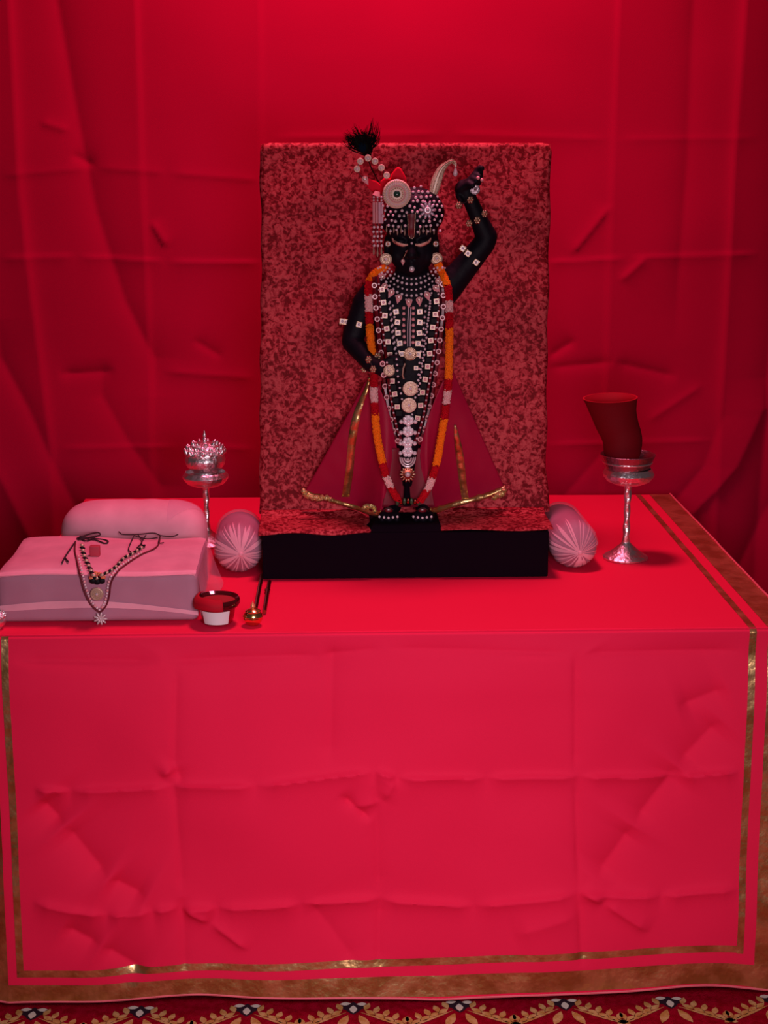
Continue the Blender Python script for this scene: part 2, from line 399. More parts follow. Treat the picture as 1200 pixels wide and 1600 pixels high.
def sidep(sgn):
    def f(u, v):
        t = .72*v; y = TD*u
        return Vector((sgn*(TW+.001+.012*smooth01(t/.1)+.02*(t/.72)**2+.012*smooth01(t/.1)*math.sin(y*14+sgn)*t), y, TZ-t))
    return f
g.grid(sidep(-1), 40, 24); g.grid(sidep(1), 40, 24)
g.grid(lambda u, v: Vector((-TW+2*TW*u, TD+.02*smooth01(v*6), TZ-.72*v)), 20, 12)
tc_root = empty('tablecloth', (0, .5, .02), 'crimson tablecloth with gold borders covering the table down to the carpet', 'tablecloth')
g.obj('cloth', M['cloth'], tc_root, fix=False, angle=60)
E_ = .0012
# gold ribbons: part meshes laid just over the cloth
def strip(name, fn, nu, nv, mt=None, label=None):
    gg = G(); gg.grid(fn, nu, nv); o = gg.obj(name, mt or M['gold'], tc_root, fix=False, angle=180)
    if label: o['label'] = label
NRX, NRX2 = .653, .666; NLX, NLX2 = -.722, -.709
zb1, zb2 = .652, .666      # narrow bottom ribbon, t range
def nb(u): return .004*math.sin(u*6.0+.3)
strip('gold_ribbon', lambda u, v: front(NRX+(NRX2-NRX)*u, .002+(zb2-.020-.002)*v, E_), 3, 220, label='narrow gold ribbon down the right of the front')
strip('gold_ribbon', lambda u, v: front(NLX+(NLX2-NLX)*u, .002+(zb2-.002)*v, E_), 3, 220, label='narrow gold ribbon down the left of the front')
strip('gold_ribbon', lambda u, v: front(NLX+(NRX2-NLX)*u, zb1-.022*smooth01(u*1.1-.1)+nb(u)*math.sin(math.pi*u)+(zb2-zb1)*v, E_), 300, 3, label='narrow gold ribbon along the bottom of the front')
strip('gold_ribbon', lambda u, v: top(.652+.013*u, .001+TD*.997*v, .0015), 2, 40, label='narrow gold ribbon on the table top')
strip('gold_border', lambda u, v: front(.688+.054*u, .002+(DROP-.002)*v, E_), 8, 230, label='wide gold border down the right of the front')
strip('gold_border', lambda u, v: front(LX+.001+.060*u, .002+(DROP-.002)*v, E_), 8, 230, label='wide gold border down the left of the front')
strip('gold_border', lambda u, v: front(LX+.03+(.74-LX-.03)*u, .681-.014*smooth01(u*1.1-.1)+nb(u)*math.sin(math.pi*u)+(DROP+.0-.681+.012*smooth01(u*1.1-.1)-.002)*v*1.0, E_*1.6), 320, 7, label='wide gold border along the hem')
strip('gold_border', lambda u, v: top(.688+.050*u, .001+TD*.997*v, .0012+.0012*abs(noise.noise(Vector((u*2, v*30, 0))))), 6, 120, label='wide gold border on the table top')
gg = G(); gg.tube([top(TW+.001, TD*k/50, .002)+Vector((.001*noise.noise(Vector((k*.4, 0, 0))), 0, 0)) for k in range(51)], .0022, 6)
gg.obj('edge_piping', M['piping'], tc_root, label=None) if False else gg.obj('edge_piping', M['piping'], tc_root)
gg = G(); gg.tube([front(LX+(RX-LX)*k/200, DROP+.0, .001) for k in range(201)], .0022, 6); gg.obj('hem_piping', M['piping'], tc_root)

# ------------------------------------------------------------------ black velvet pedestal and brocade
BX0, BX1, BY0, BY1, BZ = -.262, .326, .35, .66, .838
BC = (BX0+BX1)/2
def rbox(g, lo, hi, r, n=4, mi=0):
    bm = bmesh.new(); bmesh.ops.create_cube(bm, size=1)
    for v in bm.verts: v.co = Vector([(lo[k]+hi[k])/2+v.co[k]*(hi[k]-lo[k]) for k in range(3)])
    bmesh.ops.bevel(bm, geom=bm.edges[:]+bm.verts[:], offset=r, segments=n, profile=.5, affect='EDGES')
    bm.verts.ensure_lookup_table(); g.add([v.co.copy() for v in bm.verts], [[v.index for v in f.verts] for f in bm.faces], mi); bm.free()
g = G(); rbox(g, (BX0, BY0, TZ+.001), (BX1, BY1, BZ), .003)
tag(g.obj('pedestal', M['velvet']), 'long low black velvet covered pedestal under the statue', 'pedestal')
br = empty('brocade_backrest', (BC, .52, BZ), 'tall red brocade covered backrest panel behind the statue, draping over the pedestal', 'backrest panel')
def bY(z): return .50+(z-BZ)*.11
ZT = atY(634, 231, bY(1.6)).z
def panel(u, v, back=0):
    z = BZ+.004+(ZT-BZ-.004)*v; Y = bY(z)
    y = 832-(832-231)*v
    xl = atY(np.interp(v, [0, .1, .45, .75, 1], [406, 408, 413, 418, 417]), 500, Y).x; xr = atY(np.interp(v, [0, .12, .45, 1], [860, 853, 850, 848]), 500, Y).x
    xl += .0015*math.sin(v*40); xr += .0015*math.sin(v*33)
    return Vector((xl+(xr-xl)*u, Y-.003*math.sin(math.pi*u)-.002*noise.noise(Vector((u*5, v*6, 1)))*4+back, z))
def panel_full(g):
    NU, NV = 60, 80; r = .010; th = .045
    prof = []  # wrap around: param w across thickness
    def f(u, v):
        return panel(u, v)
    g.grid(lambda u, v: f(u, v), NU, NV)
    # rounded rim and back
    rim = [(r*(1-math.cos(a)), r*math.sin(a)) for a in [math.pi/2*k/4 for k in range(5)]]
    path = [(0, v/NV) for v in range(NV+1)]+[(u/NU, 1) for u in range(1, NU+1)]+[(1, 1-v/NV) for v in range(1, NV+1)]
    rows = []
    for (dy, dr) in [(0, 0)]+[(d, s_) for d, s_ in rim[1:]]+[(th-r, r), (th, 0)]:
        row = []
        for (u, v) in path:
            p = panel(u, v); out = Vector((-1 if u == 0 else (1 if u == 1 else 0), 0, 1 if v == 1 else 0))
            if out.length > 0: out.normalize()
            row.append(p+out*dr+Vector((0, dy, 0)))
        rows.append(row)
    n = len(path); vs_ = [p for rw in rows for p in rw]
    g.add(vs_, [(k*n+i, (k+1)*n+i, (k+1)*n+i+1, k*n+i+1) for k in range(len(rows)-1) for i in range(n-1)])
    g.grid(lambda u, v: panel(u, v)+Vector((0, th, 0)), 4, 4)
g = G(); panel_full(g); g.obj('back_panel', M['brocade'], br, angle=70)
# seat drape: from the panel foot forward over the pedestal's front edge, split either side of the statue's plinth
def drape(x0, x1, lip):
    gg = G()
    def f(u, v):
        X = x0(v)+(x1(v)-x0(v))*u
        Y0 = bY(BZ)-.004; Yf = BY0-.004
        if v < .12: t = v/.12; y = Y0-.05*t; z = BZ+.0045+.010*(1-smooth01(t))**2+.001*smooth01(t)
        elif v < .9: t = (v-.12)/.78; y = Y0-.05-(Y0-.05-Yf-.006)*t; z = BZ+.0045+.003*noise.noise(Vector((X*14, y*14, 3)))+.0015
        else:
            t = (v-.9)/.1; y = Yf+.006-.008*math.sin(t*math.pi/2); z = BZ+.0055-lip(X)*t
        return Vector((X, y, z))
    gg.grid(f, 60, 50); return gg
xa = atZ(404, 832, BZ).x; xb = atZ(572, 832, BZ).x; xc = atZ(692, 832, BZ).x; xd = atZ(861, 825, BZ).x
drape(lambda v: xa, lambda v: xb+.006+.004*math.sin(v*9), lambda X: .006+.003*math.sin(X*40)).obj('seat_drape', M['brocade'], br, angle=180, solid=.002)
drape(lambda v: xc-.004, lambda v: xd, lambda X: .001+.002*math.sin(X*30)).obj('seat_drape', M['brocade'], br, angle=180, solid=.002)

# ------------------------------------------------------------------ statue body
IY = .445
def I(x, y, dy=0.): return atY(x, y, IY+dy)
sI = pxs(IY)
body = G()
def cap(g, a, b, ra, rb, n=10, seg=20, fl=1.):
    a = Vector(a); b = Vector(b)
    for k in range(n+1):
        t = k/n; r = ra+(rb-ra)*t; g.sphere(a.lerp(b, t), (r, r*fl, r), seg=seg, rings=10)
def loft(g, rows, seg=40):
    vs = []
    for (y, xc_, hw, dep, dy) in rows:
        c = I(xc_, y, dy)
        for j in range(seg):
            a = 2*math.pi*j/seg; vs.append(c+Vector((hw*sI*math.cos(a), dep*math.sin(a), 0)))
    n = len(rows); fs = [(i*seg+j, i*seg+(j+1) % seg, (i+1)*seg+(j+1) % seg, (i+1)*seg+j) for i in range(n-1) for j in range(seg)]
    fs += [tuple(reversed(range(seg))), tuple((n-1)*seg+j for j in range(seg))]
    g.add(vs, fs)
loft(body, [(408, 644, 24, .026, 0), (428, 644, 28, .026, 0), (438, 643, 52, .028, 0), (450, 642, 64, .034, 0), (475, 641, 64, .042, -.002), (510, 641, 58, .042, -.004), (545, 640, 50, .040, -.004),
            (580, 640, 42, .040, -.004), (620, 640, 34, .038, -.004), (660, 639, 26, .034, -.004), (700, 638, 18, .030, -.004), (740, 637, 11, .026, -.002), (758, 636, 9, .022, -.002)])
# head: skull, cheeks, jaw, brow, nose, lips
body.sphere(I(644, 362), (.052, .046, .072), seg=28, rings=18)
body.sphere(I(644, 388, -.010), (.048, .040, .052), seg=28, rings=18)
body.sphere(I(644, 416, -.020), (.027, .024, .020), seg=20, rings=12)
body.sphere(I(624, 398, -.026), (.018, .016, .020), seg=16, rings=10); body.sphere(I(664, 398, -.026), (.018, .016, .020), seg=16, rings=10)
cap(body, I(643, 374, -.046), I(643, 398, -.060), .0065, .0105); body.sphere(I(635.5, 399, -.052), .006); body.sphere(I(650.5, 399, -.052), .006)
for s_ in (-1, 1):
    cap(body, I(643+s_*6, 367, -.046), I(643+s_*28, 366, -.036), .006, .005)      # brow
    body.sphere(I(643+s_*17, 377, -.042), (.0125, .010, .0075))                  # eyeball
    cap(body, I(643, 409, -.046), I(643+s_*10, 407, -.042), .0055, .003); cap(body, I(643, 414, -.044), I(643+s_*8, 412, -.041), .0055, .0035)
    body.sphere(I(643+s_*39, 385, -.006), (.006, .012, .022)); cap(body, I(643+s_*39, 393, -.006), I(643+s_*39, 405, -.006), .006, .006)
body.sphere(I(643.5, 421, -.040), (.012, .010, .010))
# turban base
body.sphere(I(648, 332, -.004), (.060, .050, .050), seg=32, rings=18); body.sphere(I(640, 352, -.012), (.056, .048, .024), seg=32, rings=14)
# lowered arm (left in the photo)
cap(body, I(590, 456), I(571, 474), .032, .027); cap(body, I(571, 474), I(554, 520), .0265, .0235); cap(body, I(553, 522), I(551, 534, -.004), .0235, .0225)
cap(body, I(551, 534, -.004), I(578, 568, -.045), .0225, .0165)
cap(body, I(578, 568, -.045), I(596, 575, -.058), .016, .0155)
body.sphere(I(606, 576, -.060), (.024, .016, .021), seg=20, rings=12)
for k, (yy, L) in enumerate([(563, 17), (570, 19), (578, 18), (586, 14)]):      # curled fingers closing towards the waist
    a = I(610, yy, -.070); b = I(618+L*.6, yy+.5, -.074); c_ = I(616+L*.85, yy+2, -.062)
    cap(body, a, b, .0056, .0054, n=6, seg=12); cap(body, b, c_, .0054, .0046, n=5, seg=12); cap(body, c_, I(612+L*.5, yy+2, -.055), .0046, .004, n=5, seg=12)
cap(body, I(600, 566, -.068), I(612, 559, -.074), .0065, .0058, n=6, seg=12); cap(body, I(612, 559, -.074), I(623, 558, -.072), .0058, .0048, n=6, seg=12)
# raised arm (right in the photo)
cap(body, I(694, 452), I(716, 430), .034, .0275); cap(body, I(716, 430), I(757, 380), .0275, .0225); cap(body, I(757, 380), I(760, 370), .0225, .0225)
cap(body, I(760, 370), I(746, 338, -.006), .0225, .0165); cap(body, I(746, 338, -.006), I(737, 318, -.010), .0165, .0155)
cap(body, I(737, 318, -.01), I(729, 302, -.012), .0145, .0165); body.sphere(I(728, 296, -.012), (.023, .017, .021), seg=18, rings=12); cap(body, I(722, 302, -.012), I(744, 284, -.014), .013, .011)
for k, (bx, by, tx, ty, l2) in enumerate([(737, 286, 746, 267, 9), (731, 286, 742, 273, 9), (724, 290, 738, 279, 8), (719, 296, 732, 287, 8)]):
    a = I(bx, by, -.012-.003*k); b = I(tx, ty, -.018-.004*k)
    cap(body, a, b, .0080, .0074, n=7, seg=12)
    cap(body, b, I(tx+l2*.75, ty+(-4 if k < 1 else 3), -.030-.003*k), .0074, .0062, n=6, seg=12)
cap(body, I(746, 270, -.02), I(750, 263, -.02), .0085, .007, n=5, seg=12); cap(body, I(751, 270, -.024), I(752, 282, -.028), .0058, .005, n=6, seg=12)
cap(body, I(716, 304, -.018), I(720, 314, -.026), .0068, .0055, n=6, seg=12)    # thumb
# legs and feet
for s_, kx in ((-1, 609), (1, 662)):
    cap(body, I(638+s_*20, 600, .012), I(638+s_*20, 700, .012), .030, .022); cap(body, I(638+s_*20, 700, .012), I(638+s_*21, 775, .006), .022, .016)
    cap(body, I(638+s_*22, 790, .0), atZ(kx, 803, .862), .016, .012); cap(body, atZ(kx, 802, .863), atZ(kx-1, 811, .857), .0125, .008)
    cap(body, atZ(kx-10, 806, .862), atZ(kx-12, 812, .857), .010, .006); cap(body, atZ(kx+10, 806, .862), atZ(kx+11, 812, .857), .010, .006)
st = empty('statue', I(638, 800, 0), 'black stone deity statue with one arm raised, standing before the red brocade panel', 'statue')
body_o = body.obj('body', M['stone'], st, fix=False)
rm = body_o.modifiers.new('r', 'REMESH'); rm.mode = 'VOXEL'; rm.voxel_size = .0024
sm = body_o.modifiers.new('s', 'SMOOTH'); sm.factor = .5; sm.iterations = 4
dg = bpy.context.evaluated_depsgraph_get()
nm = bpy.data.meshes.new_from_object(body_o.evaluated_get(dg)); body_o.modifiers.clear(); old = body_o.data; body_o.data = nm
nm.polygons.foreach_set('use_smooth', [True]*len(nm.polygons))
bo = wloc(body_o)
bvh = BVHTree.FromPolygons([v.co+bo for v in nm.vertices], [tuple(p.vertices) for p in nm.polygons])
# plinth stone
g = G()
pl0 = atZ(573, 829, BZ+.003); pl1 = atZ(692, 829, BZ+.003)
zt = .852
def plf(fr): return [Vector((pl0.x+.002, BY0+.001, BZ+.0003)), Vector((pl1.x-.002, BY0+.001, BZ+.0003)), Vector((pl1.x-.004, .465, BZ+.0003)), Vector((pl0.x+.010, .465, BZ+.0003))]
b4 = plf(0); t4 = [Vector((pl0.x+.012, BY0+.012, zt)), Vector((pl1.x-.004, BY0+.012, zt)), Vector((pl1.x-.006, .462, zt+.002)), Vector((pl0.x+.030, .462, zt+.002))]
g.add(b4+t4, [(0, 1, 2, 3), (4, 7, 6, 5), (0, 4, 5, 1), (1, 5, 6, 2), (2, 6, 7, 3), (3, 7, 4, 0)])
g.obj('plinth', M['velvet'], st, bevel=.003)
def hit(x, y, off=.002, fb=-.045):
    v = ray(x, y).normalized(); h = bvh.ray_cast(CAM, v)
    if h[0] is None: return I(x, y, fb)
    return h[0]-v*off
# facial paint: eyes, forehead mark, brow dot
def ribbon_on(g, path, wpx, off=.0012, mi=0):
    vs = []
    for k, (x, y) in enumerate(path):
        ww = wpx[k] if isinstance(wpx, list) else wpx
        x0, y0 = path[max(k-1, 0)]; x1, y1 = path[min(k+1, len(path)-1)]; L = math.hypot(x1-x0, y1-y0); nx, ny = -(y1-y0)/L, (x1-x0)/L
        for s in (-1, -.33, .33, 1): vs.append(hit(x+nx*s*ww/2, y+ny*s*ww/2, off+(.0012 if abs(s) < .5 else 0)))
    n = len(path); g.add(vs, [(i*4+j, i*4+j+1, (i+1)*4+j+1, (i+1)*4+j) for i in range(n-1) for j in range(3)], mi)
for s_, nm_ in ((-1, 'left'), (1, 'right')):
    g = G(); pth = [(p.x, p.y) for p in spline([(643+s_*6, 382, 0), (643+s_*14, 383, 0), (643+s_*22, 380.5, 0), (643+s_*28, 376.5, 0), (643+s_*30.5, 371.5, 0)], 14)]
    ribbon_on(g, pth, [3, 4, 4.6, 5, 5.2, 5.2, 5, 4.8, 4.5, 4.2, 3.8, 3.2, 2.4, 1.5]); g.obj('eye', M['eye'], st, angle=180, solid=.0008, fix=False)
g = G(); ribbon_on(g, [(643, 334), (643, 342), (643, 352), (643, 362), (643, 369), (643, 372)], [10, 9.6, 9, 8, 6, 2], .0018); g.obj('forehead_mark', M['tilak'], st, angle=180, fix=False)
g = G(); g.tube([hit(x, y, .003) for x, y in [(637, 334), (637.5, 345), (638, 358), (639, 368), (641, 372), (644.5, 372.5), (647, 370), (648, 358), (648.5, 345), (649, 332)]], .0009, 6)
g.obj('forehead_mark_outline', M['jgold'], st)
g = G(); g.sphere((0, 0, 0), .0026); pm = mesh_of(g, 'dot', M['crystal'])
inst('brow_stone', pm, st, hit(643.5, 380, .002)); 
# red cloth peeping over the turban, skirt
g = G(); a = [(606, 290), (611, 272), (620, 261), (626, 262), (634, 276), (637, 290)]
for k in range(len(a)): pass
vs_ = [I(x, y, -.012) for x, y in a]+[I(x, y, .006) for x, y in a]
g.add(vs_, [tuple(range(5, -1, -1)), tuple(range(6, 12))]+[(i, i+1, i+7, i+6) for i in range(5)]+[(5, 0, 6, 11)])
g.obj('turban_cloth', M['redcloth'], st, bevel=.003)
g = G()
for a in ([(568, 284), (576, 279), (590, 284), (600, 294), (596, 306), (586, 302), (577, 296)], [(594, 283), (603, 276), (611, 280), (602, 296), (596, 300)]):
    n = len(a); g.add([I(x, y, -.016) for x, y in a]+[I(x, y, .0) for x, y in a], [tuple(reversed(range(n))), tuple(range(n, 2*n))]+[(i, (i+1) % n, (i+1) % n+n, i+n) for i in range(n)])
g.obj('turban_ribbon', M['redcloth'], st, bevel=.0025)
sk = empty('skirt', I(638, 600, 0)); sk.parent = st; sk.location = sk.location-st.location
# two stiff flaring skirt panels: waist curve -> hem curve resting on the drape
def skirt_panel(side):
    if side < 0:
        W0 = [(574, 592, -.010), (590, 600, -.028), (606, 640, -.026), (620, 700, -.020)]
        HM = [(474, 772, .862, .0), (515, 784, .853, .0), (555, 797, .853, .0), (588, 806, .852, .0), (598, 795, .870, 0), (606, 783, .885, 0)]
    else:
        W0 = [(706, 575, -.010), (690, 600, -.028), (670, 650, -.026), (655, 705, -.020)]
        HM = [(790, 766, .862, .0), (760, 778, .857, .0), (715, 791, .853, .0), (678, 801, .852, .0), (670, 793, .870, 0), (664, 783, .885, 0)]
    top_ = spline([I(x, y, d) for x, y, d in W0], 41); 
    def hemp(x, y, z):
        p = atZ(x, y, z); lim = bY(z)-.012
        return atY(x, y, lim) if p.y > lim else p
    hem = spline([hemp(x, y, z) for x, y, z, _ in HM], 41)
    for i, p in enumerate(hem): hem[i] = Vector((p.x, min(p.y, bY(p.z)-.006), p.z))
    def f(u, v):
        k = u*40; i = min(int(k), 39); t = k-i
        a = top_[i].lerp(top_[i+1], t); b = hem[i].lerp(hem[i+1], t); p = a.lerp(b, v)
        p.y += -.007*math.sin(u*math.pi*3.2+.6)*v*(1-.4*v)-.006*math.sin(math.pi*v)-.0015*noise.noise(Vector((p.x*40, p.z*25, side)))
        p.y = min(p.y, bY(p.z)-.004)
        return p
    return f
SKF = {}
for s_ in (-1, 1):
    f = skirt_panel(s_); SKF[s_] = f; g = G(); g.grid(f, 60, 40); g.obj('skirt_panel', M['skirt'], sk, angle=180, solid=.0015, fix=False)
    # gold hem band
    g = G(); hp = [f(k/60*.70, .985) for k in range(61)]
    for k, p in enumerate(hp):
        for (dy, dz) in ((.001, .011), (-.004, .006), (-.006, .001), (-.003, -.004)):
            w_ = .8+.35*noise.noise(Vector((k*.25, 0, s_))); g.v.append((p.x, p.y-.002+dy*w_, p.z+dz*w_))
    g.f = [(i*4+j, i*4+j+1, (i+1)*4+j+1, (i+1)*4+j) for i in range(60) for j in range(3)]; g.m = [0]*len(g.f)
    g.obj('gold_hem', M['gold'], sk, angle=180, fix=False, solid=.001)
# inner dark cloth between the panels
g = G(); g.grid(lambda u, v: I(612+52*u+(u-.5)*30*v, 700+92*v, -.026-.003*math.sin(u*11)+.012*math.sin(math.pi*u)), 30, 20)
g.obj('inner_cloth', mat('deep_red_silk', (.20, .002, .016), .6), sk, angle=180, fix=False, solid=.001)
g = G(); ribb = [(628, 752), (629, 770), (628, 792)]
g.tube([I(636, 752, -.030), I(636, 770, -.032), I(636, 790, -.034)], [.0055, .0065, .009], 10); g.obj('leg_gap_strip', M['velvet'], sk)  # black tube added to draw the dark gap at the legs
for s_, pth in ((-1, [(577, 590, 3), (571, 612, 7), (560, 640, 11), (553, 670, 13), (549, 700, 12), (546, 735, 12), (540, 776, 12)]), (1, [(711, 664, 3), (714, 685, 9), (718, 710, 12), (721, 735, 12), (724, 760, 11), (727, 779, 11)])):
    f = SKF[s_]; pts_ = []
    gr = [f(a/40, b/40) for b in range(41) for a in range(41)]
    sb = BVHTree.FromPolygons(gr, [(j*41+i, j*41+i+1, (j+1)*41+i+1, (j+1)*41+i) for j in range(40) for i in range(40)])
    vs_ = []; P = spline([(a, b, c) for a, b, c in pth], 50)
    for k, p in enumerate(P):
        for s2 in (-1, 0, 1):
            v = ray(p.x+s2*p.z/2, p.y).normalized(); h = sb.ray_cast(CAM, v)
            q = h[0] if h[0] is not None else I(p.x+s2*p.z/2, p.y, -.02)
            vs_.append(q-v*(.002+.0015*abs(math.sin(k*.5))))
    g = G(); g.add(vs_, [(i*3+j, i*3+j+1, (i+1)*3+j+1, (i+1)*3+j) for i in range(49) for j in range(2)]); g.obj('gold_ribbon', M['gold'], sk, angle=180, fix=False, solid=.0008)
# knotted gold tissue at the skirt's outer ends
for pts_, r0 in (([(473, 762), (477, 772), (487, 776), (498, 778), (510, 777), (520, 781)], .007), ([(788, 763), (786, 770), (778, 774), (768, 778)], .007), ([(566, 795), (574, 790), (583, 792), (587, 800)], .006)):
    g = G(); pp = spline([atY(x, y, .455 if x < 540 else (.455 if x > 700 else .40)) for x, y in pts_], 24)
    g.tube([p+Vector((0, -.004, .001*math.sin(i*1.7))) for i, p in enumerate(pp)], [r0*(.55+.45*abs(math.sin(i*1.1+r0)))*(1 if 1 < i < 22 else .6) for i in range(24)], 8)
    g.obj('gold_knot', mat('pale_gold_tissue', (.75, .58, .25), .35, .8, bump=.5, bscale=200), sk)

# ------------------------------------------------------------------ jewel prototypes (facing -Y)
def proto_pearl(r, m): g = G(); g.sphere((0, 0, 0), r, seg=12, rings=8); return mesh_of(g, 'pearl', m)
PEARL = proto_pearl(.0030, M['pearl']); PEARL_P = proto_pearl(.0036, M['pinkpearl']); PEARL_S = proto_pearl(.0022, M['pearl'])
def proto_square(hs, frame, stone):
    g = G(); h = hs
    for a, b, c, d in ((-h, -h, h, -h*.66), (-h, h*.66, h, h), (-h, -h*.66, -h*.66, h*.66), (h*.66, -h*.66, h, h*.66)):
        g.box(((a+c)/2, 0, (b+d)/2), ((c-a)/2, .0018, (d-b)/2), 0)
    g.box((0, .0006, 0), (h*.68, .0012, h*.68), 1); g.sphere((0, -.0006, 0), (h*.50, .0016, h*.50), 1, 8, 6)
    return mesh_of(g, 'square_stone', [frame, stone])
SQ = proto_square(.0052, M['palegold'], M['crystal']); SQ_P = proto_square(.0052, M['palegold'], M['pinkpearl']); SQ_W = proto_square(.0060, M['jgold'], M['crystal'])
g = G(); g.box((0, 0, 0), (.0055, .002, .0050)); JETSQ = mesh_of(g, 'jet_stone', M['jet'])
g = G(); g.torus((0, 0, 0), .0043, .0016, seg=18, sg=6); g.sphere((0, .0006, 0), (.0034, .0016, .0034), 1, 10, 6); RING = mesh_of(g, 'ring_stone', [M['pinkpearl'], M['garnet']])
RY = Matrix.Rotation(math.pi/2, 3, 'X')
g = G()
for k in range(12):
    t = k/11
prof = [(.0001, .0)]+[(.0055*math.sin(math.pi*min(1, t*.62+.0))**1.0*(1 if t < .8 else (1-t)/.2*.9+.1), .0) for t in ()]
tear = [(.0002, -.0115), (.0014, -.0085), (.0034, -.0040), (.0048, .0005), (.0050, .0030), (.0040, .0062), (.0020, .0078), (.0002, .0082)]
g = G(); k0 = len(g.v); g.lathe(tear, seg=14); g.v = [(x*1.3, y*.45, z) for x, y, z in g.v]
g.torus((0, -.0018, .0022), .0026, .0009, mi=1, seg=14, sg=5); TEAR = mesh_of(g, 'teardrop_stone', [M['pinkpearl'], M['jgold']])
def medallion(r, outer, inner, centre, beads=20):
    g = G(); g.lathe([(.0001, -.0015), (r*.9, -.0015), (r, 0), (r*.88, .0022), (r*.5, .0026), (.0001, .0030)], seg=32, R=RY, mi=1)
    g.torus((0, -.0018, 0), r*.86, r*.11, mi=0, seg=36, sg=7); g.torus((0, -.0026, 0), r*.56, r*.075, mi=0, seg=28, sg=6)
    for k in range(beads):
        a = 2*math.pi*k/beads; g.sphere((r*.71*math.cos(a), -.0024, r*.71*math.sin(a)), r*.075, 0, 6, 5)
    for k in range(10):
        a = 2*math.pi*k/10; g.sphere((r*.36*math.cos(a), -.0028, r*.36*math.sin(a)), r*.10, 0, 6, 5)
    g.sphere((0, -.0030, 0), (r*.22, r*.18, r*.22), 2, 12, 8)
    return mesh_of(g, 'medallion', [outer, inner, centre])
def sunburst(r, m1, m2, n=14):
    g = G(); g.lathe([(.0001, -.001), (r*.75, -.001), (r*.78, .0005), (r*.5, .0016), (.0001, .002)], seg=28, R=RY, mi=1)
    for k in range(n):
        a = 2*math.pi*k/n; R_ = Matrix.Rotation(-a, 3, 'Y'); g.sphere(Vector((math.cos(a), 0, math.sin(a)))*r*.76+Vector((0, -.001, 0)), (r*.26, .0018, r*.12), 0, 8, 6, R=R_)
    g.sphere((0, -.003, 0), (r*.34, r*.26, r*.34), 2, 14, 10)
    return mesh_of(g, 'sunburst', [m1, m2, M['crystal']])

# ------------------------------------------------------------------ necklaces on the statue
G_NECK = 'strings of jewels around the statue'
def jt(name, label, cat, x, y, group=None): return empty(name, hit(x, y, .001), label, cat, group)
def strand(root, px_path, name, me, step, off, start=0, sc=1, ry=False):
    P = [Vector((x, y, 0)) for x, y in px_path]; P = spline([(p.x, p.y, 0) for p in P], 60)
    for q in along(P, step, start): inst(name, me, root, hit(q.x, q.y, off), sc=sc, ry=(random.uniform(-.15, .15) if ry else 0))
def cord(root, px_path, r, m, off=.0006, n=60, name='cord'):
    P = spline([(x, y, 0) for x, y in px_path], n); g = G()
    pts_ = [hit(p.x, p.y, off) for p in P]
    for _ in range(2): pts_ = [pts_[0]]+[(pts_[i-1]+pts_[i]*2+pts_[i+1])/4 for i in range(1, n-1)]+[pts_[-1]]
    g.tube(pts_, r, 6); return g.obj(name, m, root)
# outer: ring stones on garnet cord
outL = [(584, 432), (585, 449), (586, 467), (588, 486), (590, 504), (592, 521), (594, 539), (597, 562), (600, 590), (602, 608), (605, 626), (608, 644), (612, 661), (616, 677), (624, 694)]
outR = [(690, 430), (692, 449), (693, 470), (692, 490), (690, 507), (688, 524), (686, 542), (684, 559), (681, 577), (678, 595), (675, 612), (672, 629), (669, 646), (665, 662), (660, 678), (653, 694)]
n4 = jt('necklace', 'outermost long necklace of round ring-set stones on a garnet cord around the statue', 'necklace', 640, 440, G_NECK)
cord(n4, outL, .0048, M['garnet'], .0); cord(n4, outR, .0048, M['garnet'], .0)
cord(n4, [(x+7, y) for x, y in outL], .0035, M['garnet'], .0); cord(n4, [(x-7, y) for x, y in outR], .0035, M['garnet'], .0)
for pth in (outL, outR): strand(n4, pth, 'ring_stone', RING, 17.6, .006, 14)
strand(n4, [(x+7.5, y+4) for x, y in outL], 'pearl', PEARL_S, 8.8, .0055, 8); strand(n4, [(x-7.5, y+4) for x, y in outR], 'pearl', PEARL_S, 8.8, .0055, 8)
# third: square stones alternating with jet
n3 = jt('necklace', 'necklace of square pink stones and jet blocks inside the outermost string on the statue', 'necklace', 642, 446, G_NECK)
sqL = [(597, 452), (599, 470), (601, 490), (604, 511), (606, 531), (609, 552), (612, 590), (616, 612), (620, 633), (626, 655)]
sqR = [(682, 450), (682, 471), (680, 492), (676, 512), (673, 533), (671, 554), (668, 573), (664, 594), (660, 613), (657, 635), (652, 655)]
for pth in (sqL, sqR):
    strand(n3, pth, 'square_stone', SQ_P, 20.6, .003, 0, ry=True); strand(n3, pth, 'jet_stone', JETSQ, 20.6, .002, 10.3)
for pth, d in ((sqL, 1), (sqR, -1)):
    strand(n3, [(x+d*10, y) for x, y in pth], 'pearl', PEARL, 9, .003, 2, sc=.8)
# second: paired pearls
n2b = jt('necklace', 'double string of small pearls hanging between the square-stone necklaces on the statue', 'necklace', 641, 452, G_NECK)
for d in (0, 6):
    strand(n2b, [(608+d*.9, 474), (611+d, 500), (614+d, 530), (618+d, 552)], 'pearl', PEARL, 9, .003, d*.6, sc=.85)
    strand(n2b, [(672-d, 474), (669-d, 500), (666-d, 530), (662-d, 560), (657-d*.6, 590), (654-d*.5, 620)], 'pearl', PEARL, 9, .003, d*.6, sc=.85)
